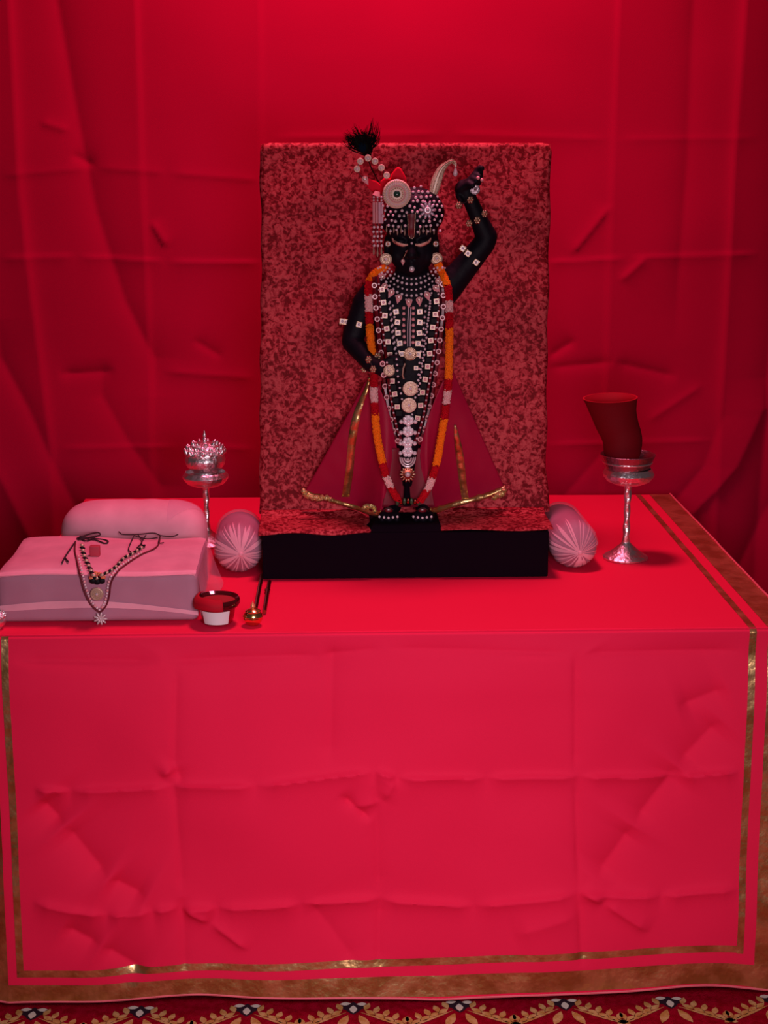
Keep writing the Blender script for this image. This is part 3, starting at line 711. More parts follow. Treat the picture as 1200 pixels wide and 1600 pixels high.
# inner: square crystal stones with medallion
n2 = jt('necklace', 'short necklace of square white stones ending in a round medallion at the statue waist', 'necklace', 640, 458, G_NECK)
strand(n2, [(618, 476), (619, 488), (621, 504), (622, 521), (625, 538), (628, 556)], 'square_stone', SQ, 16.6, .003, 11, ry=True)
strand(n2, [(656, 476), (656, 488), (656, 505), (655, 522), (653, 538), (653, 556)], 'square_stone', SQ, 16.6, .003, 11, ry=True)
inst('medallion', medallion(10.5*sI, M['jgold'], M['palegold'], M['crystal']), n2, hit(641, 553, .004))
inst('square_stone', SQ, n2, hit(650, 575, .004), sc=.8)
# middle strings of pink pearls and fine chain
n1 = jt('necklace', 'innermost pair of pink pearl strings with a fine chain down the statue chest', 'necklace', 639, 468, G_NECK)
for X in (631, 646): strand(n1, [(X, 478), (X-.3, 500), (X, 520), (X+(2 if X < 640 else -1), 541)], 'pearl', PEARL_P, 9, .003, 3)
cord(n1, [(638.5, 480), (637, 510), (637, 541)], .0009, M['pearl'], .002, name='chain'); cord(n1, [(642, 480), (641, 510), (641, 541)], .0009, M['pearl'], .002, name='chain')
# collar with teardrops
n0 = jt('collar', 'broad collar of pearl rows with pink teardrop stones around the statue neck', 'necklace', 640, 436)
for k, (cy, rx, ry_, n) in enumerate([(404, 40, 32, 17), (406, 43, 38, 17), (408, 46, 45, 19), (410, 49, 52, 19), (410, 53, 59, 19)]):
    for i in range(n):
        a = math.pi*(i/(n-1)*.90+.05); X = 643+rx*math.cos(a); Y = cy+ry_*math.sin(a)
        if Y > 418: inst('pearl', PEARL if k % 2 else PEARL_S, n0, hit(X, Y, .0025))
for X, Y, a in [(596, 434, 1.1), (600, 449, .85), (611, 459, .5), (623, 467, .25), (639, 474, 0), (655, 471, -.1), (668, 463, -.35), (682, 452, -.7), (686, 441, -.9)]:
    inst('teardrop_stone', TEAR, n0, hit(X, Y-1, .004), ry=a)
# long pendant chain of medallions
pc = jt('pendant_chain', 'long central pendant of two round medallions and white floral stones down the statue front', 'pendant', 640, 600)
md = medallion(12*sI, M['cream'], M['jgold'], M['pearl'])
inst('medallion', md, pc, hit(641, 607, .008)); inst('medallion', md, pc, hit(639, 633, .010))
g = G()
for a in range(6):
    b = math.pi/3*a+math.pi/6; g.sphere((.0068*math.cos(b), 0, .0068*math.sin(b)), (.0052, .0028, .0052), 0, 10, 6)
g.sphere((0, -.003, 0), .0038, 0, 10, 8)
FLW = mesh_of(g, 'flower', mat('clear_stone', (.86, .74, .78), .18, spec=.8))
for i, (X, Y) in enumerate([(638, 657), (637.5, 674), (637, 691), (637, 706)]):
    inst('flower_stone', FLW, pc, hit(X, Y, .010), ry=.2*i)
    for s_ in (-1, 1): inst('side_stone', PEARL, pc, hit(X+s_*11, Y+2, .008, -.035), sc=1.5)
g = G()
for rr in (.0155, .0115, .0070):
    pp = [I(637, 715, -.045)+Vector((rr*math.cos(a), -.003*(.0155-rr)/.01, -rr*1.25*math.sin(a) if math.sin(a) > 0 else -rr*math.sin(a)*.2)) for a in [math.pi*(k/14*1.16-.08) for k in range(15)]]
    g.tube(pp, .0018, 7)
g.sphere(I(637, 718, -.048), .0035); g.obj('crescent', M['crystal'], pc)
inst('sunburst', sunburst(13*sI, M['jgold'], M['copper']), pc, I(637, 741, -.042))

# ------------------------------------------------------------------ flower garland
gl = empty('flower_garland', I(643, 430, -.03), 'long garland of orange marigold, red and pale flowers from shoulders to feet of statue', 'garland')
def garl(path, cuts):
    P = spline([(x, y, 0) for x, y in path], 160); pts_ = []
    for p in P:
        q = hit(p.x, p.y, .007, -.040 if p.y < 620 else -.050)
        if p.x < 620 and 540 < p.y < 600: q = I(p.x, p.y, -.034)
        if p.y > 600: q = I(p.x, p.y, -.045-.012*smooth01((p.y-600)/150))
        pts_.append(q)
    for _ in range(10): pts_ = [pts_[0]]+[(pts_[i-1]+pts_[i]*2+pts_[i+1])/4 for i in range(1, len(pts_)-1)]+[pts_[-1]]
    for y0, y1, kind in cuts:
        sel = [(p, q) for p, q in zip(P, pts_) if y0-1 <= p.y <= y1+1]
        if len(sel) < 3: continue
        pp = spline([q for _, q in sel], max(12, int((y1-y0)*1.1))); n = len(pp)
        g = G(); base = .0078
        g.tube(pp, [base*(.82+.18*abs(math.sin(i*1.45)))*(1 if 0 < i < n-1 else .75) for i in range(n)], 12)
        for i in range(n):       # petals
            for k in range(5):
                a = random.uniform(0, 6.28); d = Vector((math.cos(a), -abs(math.sin(a)), random.uniform(-.4, .4))).normalized()
                g.sphere(pp[i]+d*base*.86, (.0022, .0022, .0016), 0, 6, 4)
        g.obj({'o': 'marigold_segment', 'r': 'red_segment', 'w': 'pale_segment'}[kind], {'o': M['marigold'], 'r': M['rose'], 'w': M['jasmine']}[kind], gl)
garl([(604, 418), (592, 422), (581, 431), (576, 446), (576, 470), (577, 500), (579, 530), (583, 560), (585, 590), (584, 615), (586, 640), (589, 680), (596, 715), (602, 740), (610, 760), (622, 781)],
     [(416, 439, 'o'), (440, 461, 'r'), (462, 486, 'w'), (487, 506, 'r'), (507, 562, 'o'), (563, 604, 'r'), (605, 627, 'w'), (628, 646, 'r'), (647, 722, 'o'), (723, 743, 'r'), (744, 761, 'w'), (762, 781, 'r')])
garl([(684, 412), (690, 425), (697, 440), (701, 460), (702, 500), (702, 540), (701, 590), (698, 625), (694, 655), (688, 690), (683, 720), (676, 745), (668, 765), (656, 784)],
     [(412, 445, 'o'), (446, 467, 'r'), (468, 487, 'w'), (488, 512, 'r'), (513, 592, 'o'), (593, 610, 'r'), (611, 632, 'w'), (633, 653, 'r'), (654, 727, 'o'), (728, 745, 'r'), (746, 765, 'w'), (766, 784, 'r')])

# ------------------------------------------------------------------ head ornaments
tb = empty('turban_pearls', hit(648, 320, .001), 'black turban net studded with pearls and hanging drops over the statue forehead', 'headdress')
row = 0
yy = 293
while yy < 362:
    xx = 590+(4 if row % 2 else 0)
    while xx < 692:
        ex = ((xx-645)/50)**2+((yy-330)/(39 if yy < 330 else 60))**2
        if ex < .97 and math.hypot(xx-620, yy-303) > 24 and math.hypot(xx-668, yy-328) > 13 and not (634 < xx < 652 and yy > 334):
            inst('pearl', PEARL, tb, hit(xx+random.uniform(-1.4, 1.4), yy+random.uniform(-1.4, 1.4)+(abs(xx-643)*-.04), .003), sc=random.uniform(.85, 1.1))
        xx += 8.4
    yy += 7.6; row += 1
g = G(); g.lathe([(.0002, -.0070), (.0012, -.005), (.0016, -.001), (.0009, .003), (.0006, .008), (.0002, .009)], seg=8); DROPM = mesh_of(g, 'drop', M['palegold'])
for i in range(14):
    X = 604+i*5.7
    if 634 < X < 652: continue
    inst('drop_bead', DROPM, tb, hit(X, 360+(3 if i % 2 else 0)-.05*abs(X-643), .004))
dk = empty('turban_disc', hit(620, 303, .001), 'large round pearl-rimmed disc ornament with dark green centre on the statue turban', 'ornament')
r = 21.5*sI; g = G()
RD = Matrix.Rotation(math.radians(90), 3, 'X')
c0 = hit(620, 303, .034); g.lathe([(.0001, -.010), (r*.9, -.010), (r*.97, -.004), (r, .001), (r*.88, .006), (r*.62, .0085), (r*.58, .007), (r*.34, .0095), (.0001, .0095)], c0, seg=48, R=RD); g.obj('disc', M['cream'], dk)
for rr, mn in ((.91, 'cream'), (.74, 'pearl'), (.56, 'pinkpearl'), (.40, 'jgold')):
    g = G(); n = int(rr*44)
    for k in range(n):
        a = 2*math.pi*k/n; g.sphere(c0+Vector((r*rr*math.cos(a), -.006-.003*(1-rr), r*rr*math.sin(a))), r*.068, 0, 7, 5)
    g.obj('bead_ring', M[mn], dk)
g = G(); g.sphere(c0+Vector((0, -.009, 0)), (r*.25, .005, r*.25), 0, 20, 10); g.obj('centre_stone', M['emerald'], dk)
bc = empty('brooch', hit(668, 328, .002), 'silvery flower-shaped brooch pinned to the right side of the turban', 'brooch'); g = G(); c0 = hit(668, 328, .005)
for k in range(10):
    a = 2*math.pi*k/10; g.sphere(c0+Vector((.0115*math.cos(a), 0, .0125*math.sin(a))), (.0062, .0026, .0030), 0, 10, 6, R=Matrix.Rotation(-a, 3, 'Y'))
g.sphere(c0, (.009, .004, .009)); g.obj('petals', mat('silver_lace', (.62, .48, .56), .35, .5), bc)
g = G(); g.torus(c0+Vector((0, -.004, 0)), .005, .0014, seg=18, sg=6); g.sphere(c0+Vector((0, -.005, 0)), .0028); g.obj('centre_stone', M['crystal'], bc)
# curved plume
cp = empty('curved_plume', I(675, 300, -.01), 'curved golden plume ornament with a hanging pearl on the right of the turban', 'ornament')
ctr = [(677, 303), (680, 290), (684, 277), (690, 264), (698, 256), (706, 252), (711, 256), (712, 261)]
wd = [12, 16, 15, 12, 8, 6.5, 5, 3]
cs = spline([(x, y, w_) for (x, y), w_ in zip(ctr, wd)], 40); L_, R_ = [], []
g = G(); vs_ = []
for k, p in enumerate(cs):
    t = (cs[min(k+1, 39)]-cs[max(k-1, 0)]); t.z = 0; t.normalize(); n = Vector((-t.y, t.x, 0))
    for j in range(10):
        a = 2*math.pi*j/10; q = I(p.x+n.x*p.z/2*math.cos(a), p.y+n.y*p.z/2*math.cos(a), -.012+.0035*math.sin(a)); vs_.append(q)
g.add(vs_, [(i*10+j, i*10+(j+1) % 10, (i+1)*10+(j+1) % 10, (i+1)*10+j) for i in range(39) for j in range(10)]+[tuple(reversed(range(10))), tuple(390+j for j in range(10))]); g.obj('plume', M['cream'], cp)
g = G()
for off_ in (-.42, -.14, .14, .42):
    pts_ = []
    for k, p in enumerate(cs[:34]):
        t = (cs[min(k+1, 39)]-cs[max(k-1, 0)]); t.z = 0; t.normalize(); n = Vector((-t.y, t.x, 0)); pts_.append(I(p.x+n.x*p.z*off_, p.y+n.y*p.z*off_, -.0165))
    g.tube(pts_, .0010, 6)
g.obj('filigree', M['jgold'], cp)
g = G(); g.lathe([(.0003, .008), (.002, .006), (.0045, -.002), (.0045, -.006), (.002, -.0095), (.0002, -.010)], I(711.5, 268, -.014), seg=14); g.obj('hanging_pearl', M['pearl'], cp)
# bead arc and drop
ba = empty('bead_spray', I(604, 276, -.02), 'curled wire of round stones arching left from the turban', 'ornament')
arc = [(604, 274), (596, 262), (586, 252), (575, 247), (563, 252), (558, 264), (563, 274), (570, 282)]
g = G(); g.tube(spline([I(x, y, -.02) for x, y in arc], 40), .0011, 6); g.obj('wire', M['thread'], ba)
g = G(); g.torus((0, 0, 0), .0052, .0022, seg=18, sg=7, mi=0); g.sphere((0, 0, 0), (.0040, .0026, .0040), 1, 10, 6); RB = mesh_of(g, 'ring_stone', [M['cream'], M['pearl']])
for X, Y in arc[:6]: inst('ring_stone', RB, ba, I(X, Y, -.023), sc=.92)
inst('drop_stone', TEAR, ba, I(571, 281, -.022), ry=-.5)
# peacock feather
pf = empty('peacock_feather', I(580, 262, -.012), 'dark peacock feather rising above the bead spray at upper left of the turban', 'feather')
g = G(); g.tube(spline([I(592, 285, -.008), I(580, 262, -.010), I(572, 240, -.010), I(566, 226, -.010), I(558, 210, -.010)], 20), [.0012]*20, 6); g.obj('quill', M['feather'], pf)
g = G()
for k in range(150):
    a = random.uniform(-1, 1); base = (574+random.uniform(-4, 5), 246-random.uniform(0, 22))
    if k < 90: tip = (553+a*20+random.uniform(-3, 3), 200+abs(a)*16+random.uniform(-9, 10)); 
    else: tip = (583+a*12, 192+abs(a)*12+random.uniform(-10, 14))
    mid = ((base[0]+tip[0])/2+a*5, (base[1]+tip[1])/2+random.uniform(-2, 4)); dy = random.uniform(-.008, .004)
    g.tube(spline([I(*base, -.010), I(*mid, -.010+dy), I(*tip, -.010+dy*1.6)], 7), [.0011, .0012, .0011, .0009, .0007, .0005, .0002], 4)
for k in range(60):
    s_ = random.choice((-1, 1)); base = (568+random.uniform(-3, 3), 238-random.uniform(0, 24)); tip = (base[0]-12+s_*14+random.uniform(-4, 4), base[1]-12+random.uniform(-6, 8))
    g.tube([I(*base, -.012), I((base[0]+tip[0])/2, (base[1]+tip[1])/2-1, -.013), I(*tip, -.012)], [.0013, .0012, .0003], 4)
g.obj('barbs', M['feather'], pf)
g = G(); g.sphere(I(564, 225, -.013), (.012, .0016, .019), 0, 20, 12, R=Matrix.Rotation(-.5, 3, 'Y')); g.obj('vane', mat('green_black_vane', (.008, .010, .007), .9, spec=.05), pf)
g = G(); g.sphere(I(566, 230, -.016), (.0078, .0014, .0095), 0, 18, 10, R=Matrix.Rotation(-.4, 3, 'Y')); g.obj('eye_spot', M['feye'], pf)
# hanging tassel of pearls
ts = empty('pearl_tassel', I(590, 300, -.03), 'tassel of pink rods and pearl strings hanging at the left of the turban', 'tassel')
for X in (584, 588.5, 593, 597):
    g = G(); g.tube([I(X, 316, -.034), I(X+.2, 349, -.034)], .0026, 8); g.obj('rod', M['pinkpearl'], ts) if X < 590 else g.obj('rod', mat('pale_pink_rod', (.70, .42, .50), .35), ts)
g = G(); g.tube([I(588, 306, -.036), I(590, 299, -.036)], [.0085, .0050], 12); g.obj('cap', M['pinkpearl'], ts)
g = G()
for X in (584, 590, 596): g.tube([I(X, 304, -.033), I(X, 398, -.033)], .0010, 5)
g.obj('threads', M['black_thread'], ts)
for X in (584, 590, 596):
    for Y in (308, 313): inst('pearl', PEARL_S, ts, I(X, Y, -.035))
    for i in range(5): inst('pearl', PEARL, ts, I(X+(-.5 if i % 2 else .5), 355+i*7.2, -.035), sc=.95)
    inst('drop_bead', DROPM, ts, I(X, 392+(3 if X == 590 else 0), -.035), sc=1.25)
# face jewels, earrings
def single(name, label, cat, me, pos, group=None, sc=1, ry=0):
    o = bpy.data.objects.new(name, me); COL.objects.link(o); o.location = pos; o.scale = (sc,)*3; o.rotation_euler = (0, ry, 0); tag(o, label, cat, group); return o
er = medallion(9.6*sI, M['palegold'], M['jgold'], M['pearl'])
single('earring', 'large round filigree earring at the left cheek of the statue, below the tassel', 'earring', er, I(603, 405, -.030), 'large round earrings')
single('earring', 'large round filigree earring at the right cheek above the orange garland end', 'earring', er, I(682, 404, -.030), 'large round earrings')
g = G(); g.sphere((0, 0, 0), .004); se = medallion(5.2*sI, M['emerald'], M['copper'], M['palegold'], 10)
single('ear_stud', 'small dark green ear stud above the left round earring', 'earring', se, I(606, 381, -.030), 'small ear studs')
single('ear_stud', 'small dark green ear stud above the right round earring', 'earring', se, I(681, 381, -.030), 'small ear studs')
g = G(); g.sphere((0, 0, 0), (.0055, .0035, .0060), 0, 16, 10); single('chin_stone', 'white oval stone set on the statue chin', 'jewel', mesh_of(g, 'chin_stone', M['crystal']), hit(643.5, 420.5, .002))
nr = empty('nose_ring', hit(636, 396, .001), 'nose ring with a hanging pale drop on the statue face', 'nose ring')
g = G(); g.tube([hit(637, 391, .0012), hit(634.5, 395, .003), hit(632, 400, .003), hit(629.5, 404, .002)], .0010, 6); g.obj('hoop', M['jgold'], nr); inst('stone', PEARL_S, nr, hit(635, 393, .003)); inst('drop_stone', TEAR, nr, hit(629.5, 409, .003), sc=.62)
nr.children[-1]
# armlets, bracelets, rings, anklets
def bandset(name, label, cat, pts_, me, group=None, offs=.004, tilt=0, sc=1, fb=-.02, string=True):
    r_ = empty(name, hit(pts_[0][0], pts_[0][1], .001, fb), label, cat, group)
    if string:
        g = G(); P = [hit(p[0], p[1], .0012, fb) for p in pts_]; g.tube(spline(P, 16) if len(P) > 1 else P, .0012, 6); g.obj('cord', M['black_thread'], r_)
    for p in pts_: inst('stone', me, r_, hit(p[0], p[1], offs, fb), ry=p[2] if len(p) > 2 else tilt, sc=sc)
    return r_
bandset('armlet', 'armlet of square stones on the raised upper arm', 'armlet', [(723, 388, .6), (731, 396, .6), (744, 410, .6)], SQ_W, 'armlets of square stones', sc=.95)
bandset('armlet', 'armlet of square stones on the lowered upper arm', 'armlet', [(535, 502, .1), (541, 503, .1), (561, 507, .2)], SQ_W, 'armlets of square stones', sc=.95)
g = G()
for k in range(6):
    a = 2*math.pi*k/6; g.sphere((.0042*math.cos(a), 0, .0048*math.sin(a)), (.0030, .0028, .0034), 0, 8, 6)
g.sphere((0, -.002, 0), .0030, 0, 8, 6); FLS = mesh_of(g, 'floral_stone', M['jgold'])
bandset('bracelet', 'upper bracelet of floral gold stones at the raised wrist', 'bracelet', [(717, 321), (735, 312)], FLS, fb=-.03)
bandset('bracelet', 'lower bracelet of floral gold stones across the raised forearm', 'bracelet', [(733, 349), (746, 344), (757, 334)], FLS, fb=-.03)
bandset('bracelet', 'bracelet of floral gold stones at the lowered wrist beside the fist', 'bracelet', [(569, 577), (576, 562), (583, 577)], FLS, fb=-.03)
single('hand_flower', 'reddish gold flower jewel above the lowered wrist', 'jewel', FLS, hit(590, 557, .004), sc=1.1)
single('hand_medallion', 'round filigree medallion on the back of the lowered fist', 'jewel', medallion(9.2*sI, M['palegold'], M['jgold'], M['crystal']), hit(608, 579, .004))
single('hand_medallion', 'pale round medallion on the back of the raised hand', 'jewel', medallion(8*sI, M['silver_dark'], M['silver_dark'], M['garnet']), hit(742, 296, .002, -.02), ry=.3)
bandset('ring', 'pale ring on the fingers of the raised hand', 'ring', [(747, 278), (753, 281)], PEARL_P, fb=-.03, string=True)
fr = empty('finger_ring', hit(634, 580, .001), 'curved row of tiny stones over the knuckles of the lowered fist', 'ring')
g = G(); g.tube([I(633, 568, -.080), I(630, 576, -.082), I(629, 586, -.080), I(631, 592, -.078)], .0016, 6); g.obj('band', M['palegold'], fr)
for s_, fx in ((-1, 607), (1, 660)):
    side = 'left' if s_ < 0 else 'right'
    an = empty('foot_ornament', hit(fx, 799, .001, -.06), f'oval garnet foot ornament with pearl drops on the {side} foot of the statue', 'anklet', 'foot ornaments of the statue')
    g = G(); c0 = hit(fx, 798, .004, -.06); g.torus(c0, .0095, .0016, seg=24, sg=6, R=Matrix.Rotation(.5, 3, 'X')); g.v = [(x, y, c0.z+(z-c0.z)*.75) for x, y, z in g.v]; g.obj('rim', M['silver_dark'], an)
    g = G(); g.sphere(c0+Vector((0, .001, 0)), (.0085, .003, .0062)); g.obj('oval_stone', M['garnet'], an)
    for k in range(5): inst('pearl', PEARL, an, hit(fx-14+k*7, 809+abs(k-2)*-.8, .003, -.07), sc=.9)
    inst('top_stone', FLW, an, hit(fx+(6 if s_ < 0 else 0), 782, .004, -.05), sc=.42)
ak = empty('anklet_band', I(638, 786, -.05), 'dark green and gold anklet band between the statue feet', 'anklet')
g = G()
for k in range(7): g.sphere(I(621+k*5.5, 785-2*math.sin(k/6*math.pi), -.050), (.0034, .003, .0075), k % 2, 8, 8)
g.obj('beads', [mat('dark_green_bead', (.03, .07, .03), .4), M['copper']], ak)

# ------------------------------------------------------------------ bolsters wrapped in net
def bolster(name, label, cx, y0, y1, r, gx, gz, rot):
    root = empty(name, (cx, (y0+y1)/2, TZ+.001), label, 'bolster', 'net-wrapped bolsters beside the pedestal')
    def surf(rad, off):
        def f(u, v):
            a = 2*math.pi*u; y = y0+(y1-y0)*v; e = .045
            k = 1.
            if y < y0+e: t = 1-(y-y0)/e; k = math.sqrt(max(0, 1-t**2.3))
            if y > y1-.03: t = 1-(y1-y)/.03; k = math.sqrt(max(0, 1-t**2.3))
            w_ = smooth01(1-(y-y0)/.075)
            pl = (1+(.035*math.sin(a*13+.5)+.02*math.sin(a*29))*w_*(off > 0)) 
            q = rad*k*pl
            sh = Vector((gx*(1-k)**1, 0, gz*(1-k)))*(1 if y < (y0+y1)/2 else 0)
            return Vector((cx+rot*(y-y0), y, TZ+.001+rad+.000))+Vector((math.cos(a)*q, 0, math.sin(a)*q*1.0))+sh
        return f
    ff = lambda fn: (lambda u, v: fn(u, (1-math.cos(math.pi*v))/2))
    g = G(); g.grid(ff(surf(r-.003, 0)), 64, 50); g.obj('cushion', M['cushion'], root, angle=180)
    g = G(); g.grid(ff(surf(r, 1)), 180, 70); g.obj('net_wrap', M['net'], root, angle=180, fix=False)
    g = G()     # gathered creases of net radiating from the knot
    c0 = Vector((cx+gx, y0-.002, TZ+.001+r+gz))
    for k in range(26):
        a = 2*math.pi*k/26+random.uniform(-.14, .14); fn = surf(r, 0); pts_ = []
        for t in (.03, .06, .12, .2, .3, .42):
            v = t*.5; 
            p = fn(a/(2*math.pi)+.02*math.sin(k*3.)*t, v*(.75+.5*((k*7) % 5)/4)); pts_.append(p+(p-Vector((cx, y0+.06, TZ+r))).normalized()*.0006)
        w0 = random.choice((.0008, .0015, .0035))*random.uniform(.7, 1.2); vs_ = []
        pts_ = spline([c0]+pts_, 18)
        for i, p in enumerate(pts_):
            tg = Vector((-math.sin(a), 0, math.cos(a))); ww = w0*math.sin(math.pi*min(1, (i+2)/19))+.0004
            vs_ += [p-tg*ww, p+tg*ww+Vector((0, -.0006, 0))]
        g.add(vs_, [(2*i, 2*i+1, 2*i+3, 2*i+2) for i in range(17)])
    g.sphere(c0+Vector((0, .001, 0)), (.005, .003, .005)); g.obj('gathers', M['net_thick'], root, angle=180, fix=False)
    return root
rl = 40*pxs(.40); 
cL = atY(374, 860, .42).x; cR = atY(897, 860, .42).x
bolster('bolster', 'pink bolster in gathered white net on the left, between the cushion and black pedestal', cL, .372, .565, .0520, .006, -.004, -.03)
bolster('bolster', 'pink bolster in gathered white net on the right, beside the silver goblet stand', cR, .385, .62, .0510, .007, -.010, -.03)

# ------------------------------------------------------------------ pink cushion box and back pillow
px0, px1, py0, py1, pz1 = -.742, -.372, .072, .335, .832
cb = empty('box_cushion', ((px0+px1)/2, .2, TZ+.001), 'large flat pink box cushion under white net at the left end of the table', 'cushion')
def boxsurf(o_, crown, wav):
    def f(P):
        x, y, z = P
        u = (x-px0)/(px1-px0); v = (y-py0)/(py1-py0); t = (z-TZ)/(pz1-TZ)
        zz = z
        if t > .6: zz += crown*math.sin(math.pi*max(0, min(1, u)))*math.sin(math.pi*max(0, min(1, v)))+wav*(.003*math.sin(u*7)+.002*math.sin(v*8+u*3))*smooth01((t-.6)/.3)
        return Vector((x, y, zz))
    return f
def cushbox(lo, hi, r, n, fn, sub):
    bm = bmesh.new(); bmesh.ops.create_cube(bm, size=1)
    for v in bm.verts: v.co = Vector([(lo[k]+hi[k])/2+v.co[k]*(hi[k]-lo[k]) for k in range(3)])
    bmesh.ops.subdivide_edges(bm, edges=bm.edges[:], cuts=sub, use_grid_fill=True)
    for v in bm.verts:      # round the corners
        c = Vector([max(lo[k]+r, min(hi[k]-r, v.co[k])) for k in range(3)]); d = v.co-c
        if d.length > 1e-9: v.co = c+d.normalized()*min(r, d.length if sum(abs(x) > 1e-9 for x in d) == 1 else r)
        v.co = fn(v.co)
    g = G(); g.add([v.co.copy() for v in bm.verts], [[v.index for v in f.verts] for f in bm.faces]); bm.free(); return g
cushbox((px0, py0, TZ+.001), (px1, py1, pz1), .012, 4, boxsurf(0, .008, 1), 40).obj('cushion', M['cushion'], cb, angle=180)
cushbox((px0-.003, py0-.003, TZ+.001), (px1+.003, py1+.003, pz1+.003), .014, 4, boxsurf(0, .008, 1), 40).obj('net_cover', M['net'], cb, angle=180)
# net overlap folds: front band, top edge fold, loose flap on the right
g = G()
def band(u, v):
    x = px0-.002+(px1-px0+.004)*u; zc = TZ+.030+.013*math.sin(math.pi*u)-.012*u; return Vector((x, py0-.0045, zc+(v-.5)*.011*(1+.3*math.sin(u*5))))
g.grid(band, 60, 4); g.grid(lambda u, v: Vector((px0+(px1-px0)*u, py0-.0045+.0005+.011*v*(1 if v > .3 else 1), boxsurf(0, .008, 1)((px0+(px1-px0)*u, py0+.004, pz1)).z+.0036-.004*(1-v)+.001)), 60, 4)
g.obj('net_fold', M['net_thick'], cb, angle=180, fix=False)
g = G()
def tops(u, v):
    x = px0+.002+(px1-px0-.004)*u; y = py0-.001+(py1-py0-.004)*v
    p = boxsurf(0, .008, 1)((x, y, pz1)); e = smooth01((y-py0+.001)/.012)
    return Vector((x, y, p.z+.0045-.006*(1-e)-.003*(1-smooth01(min(u, 1-u)/.03))))
g.grid(tops, 60, 40); g.obj('bright_top_net', M['net_thick'], cb, angle=180, fix=False)  # added denser net layer; its lighter colour stands in for light on top
g = G(); fl_ = lambda u, v: Vector((px1+.003+.016*v**1.5+.004*math.sin(u*9)*v+.01*u*v, py0+.01+(py1-py0-.012)*u, pz1-.004-(pz1-TZ-.006)*v))
g.grid(fl_, 40, 20); g.obj('net_flap', M['net'], cb, angle=180, fix=False)
pw = empty('pillow', (-.53, .46, TZ+.001), 'plump pink pillow under sheer white net behind the box cushion', 'pillow')
plx0, plx1 = atY(98, 836, .44).x, atY(321, 836, .44).x
def pil(r_, o_):
    def f(u, v):
        a = 2*math.pi*v; U = 2*u-1
        k = (1-abs(U)**4.5)**(1/2.6) if abs(U) < 1 else 0
        q = .080*k+.0; ry = .068*k
        c, s_ = math.cos(a), math.sin(a)
        sx = abs(c)**.8*(1 if c > 0 else -1); sz = abs(s_)**.8*(1 if s_ > 0 else -1)
        zc = TZ+.002+.070*1.0
        return Vector(((plx0+plx1)/2+U*((plx1-plx0)/2)*(1+o_*.02), .455+sx*(ry+o_*.002), max(TZ+.0015, zc+sz*(.070*k+o_*.002)+.002*noise.noise(Vector((u*8, v*8, 1))))))
    return f
g = G(); g.grid(lambda u, v: pil(0, 0)((1-math.cos(math.pi*u))/2, v), 60, 48); g.obj('cushion', M['cushion'], pw, angle=180)
g = G(); g.grid(lambda u, v: pil(0, 1)((1-math.cos(math.pi*u))/2, v), 80, 60); g.obj('net_cover', M['net_thick'], pw, angle=180, fix=False)
g = G(); g.grid(lambda u, v: pil(0, 1.6)(.74+.26*u*.97, .02+.40*v*(1-.5*u)), 16, 20); g.obj('net_fold', M['net'], pw, angle=180, fix=False)
# ------------------------------------------------------------------ goblet stands
def stand(label, c, h, sc, rb, mt=None):
    root = empty('goblet_stand', c, label, 'stand', 'silver goblet stands'); c = Vector(c)
    g = G(); k = sc
    g.lathe([(.0005, 0), (.047*k, 0), (.0475*k, .003*k), (.044*k, .006*k), (.036*k, .010*k), (.026*k, .018*k), (.017*k, .026*k), (.012*k, .030*k), (.0095*k, .034*k)], c, seg=48, wob=lambda b, z: 1+.012*math.sin(b*16))
    g.obj('base', M['silver'], root)
    z0, z1 = .032*k, h-.030*k; g = G(); pr = []
    for i in range(60):
        t = i/59; pr.append(((.0072+.0008*math.cos(t*6.28)+.0018*(t > .93)*(t-.93)/.07)*k, z0+(z1-z0)*t))
    vs_ = []
    for (r_, z_) in pr:
        for j in range(16):
            b = 2*math.pi*j/16; rr = r_*(1+.10*math.cos(2*(b-z_*90))); vs_.append(c+Vector((rr*math.cos(b), rr*math.sin(b), z_)))
    g.add(vs_, [(i*16+j, i*16+(j+1) % 16, (i+1)*16+(j+1) % 16, (i+1)*16+j) for i in range(59) for j in range(16)]); g.obj('stem', M['silver'], root)
    g = G(); z = h-.030*k
    g.lathe([(.0005, z-.002*k), (.012*k, z), (.030*k, z+.002*k), (.044*k, z+.008*k), (.052*k, z+.018*k), (.0535*k, z+.024*k), (.050*k, z+.031*k), (.046*k, z+.035*k), (.0455*k, z+.033*k), (.049*k, z+.024*k), (.042*k, z+.012*k), (.0005, z+.008*k)], c, seg=56, wob=lambda b, z: 1+.010*math.sin(b*14))
    g.obj('dish', M['silver'], root)
    return root
# right: foot at pixel (977, 870)
cr = atZ(977, 871, TZ+.002); cr.z = TZ+.0015
hR = atY(977, 735, cr.y).z-cr.z
kR = (1017-935)/2*pxs(cr.y)/.0535
stand('silver goblet stand on the right carrying a dark bowl with a red vase', cr, hR, kR, 0)
zr = cr.z+hR+.003*kR
bw = empty('bowl', (cr.x-.003, cr.y, zr-.022), 'tarnished silver bowl resting on the right goblet stand', 'bowl')
g = G(); c0 = Vector((cr.x-.003, cr.y, zr-.002)); q = 43*pxs(cr.y)
g.lathe([(.0005, .0), (q*.62, .0), (q*.78, .006), (q*.86, .016), (q*.90, .024), (q*1.0, .036), (q*1.03, .040), (q*1.0, .041), (q*.93, .036), (q*.84, .024), (q*.70, .010), (.0005, .007)], c0-Vector((0, 0, .006)), seg=56)
g.obj('bowl_body', M['silver_dark'], bw)
g = G(); g.torus((0, 0, 0), q*.90, .0022, seg=48, sg=8); g.v = [(x+c0.x, z+c0.y, y+c0.z+.018) for x, y, z in g.v]; g.obj('rim_band', M['silver'], bw)
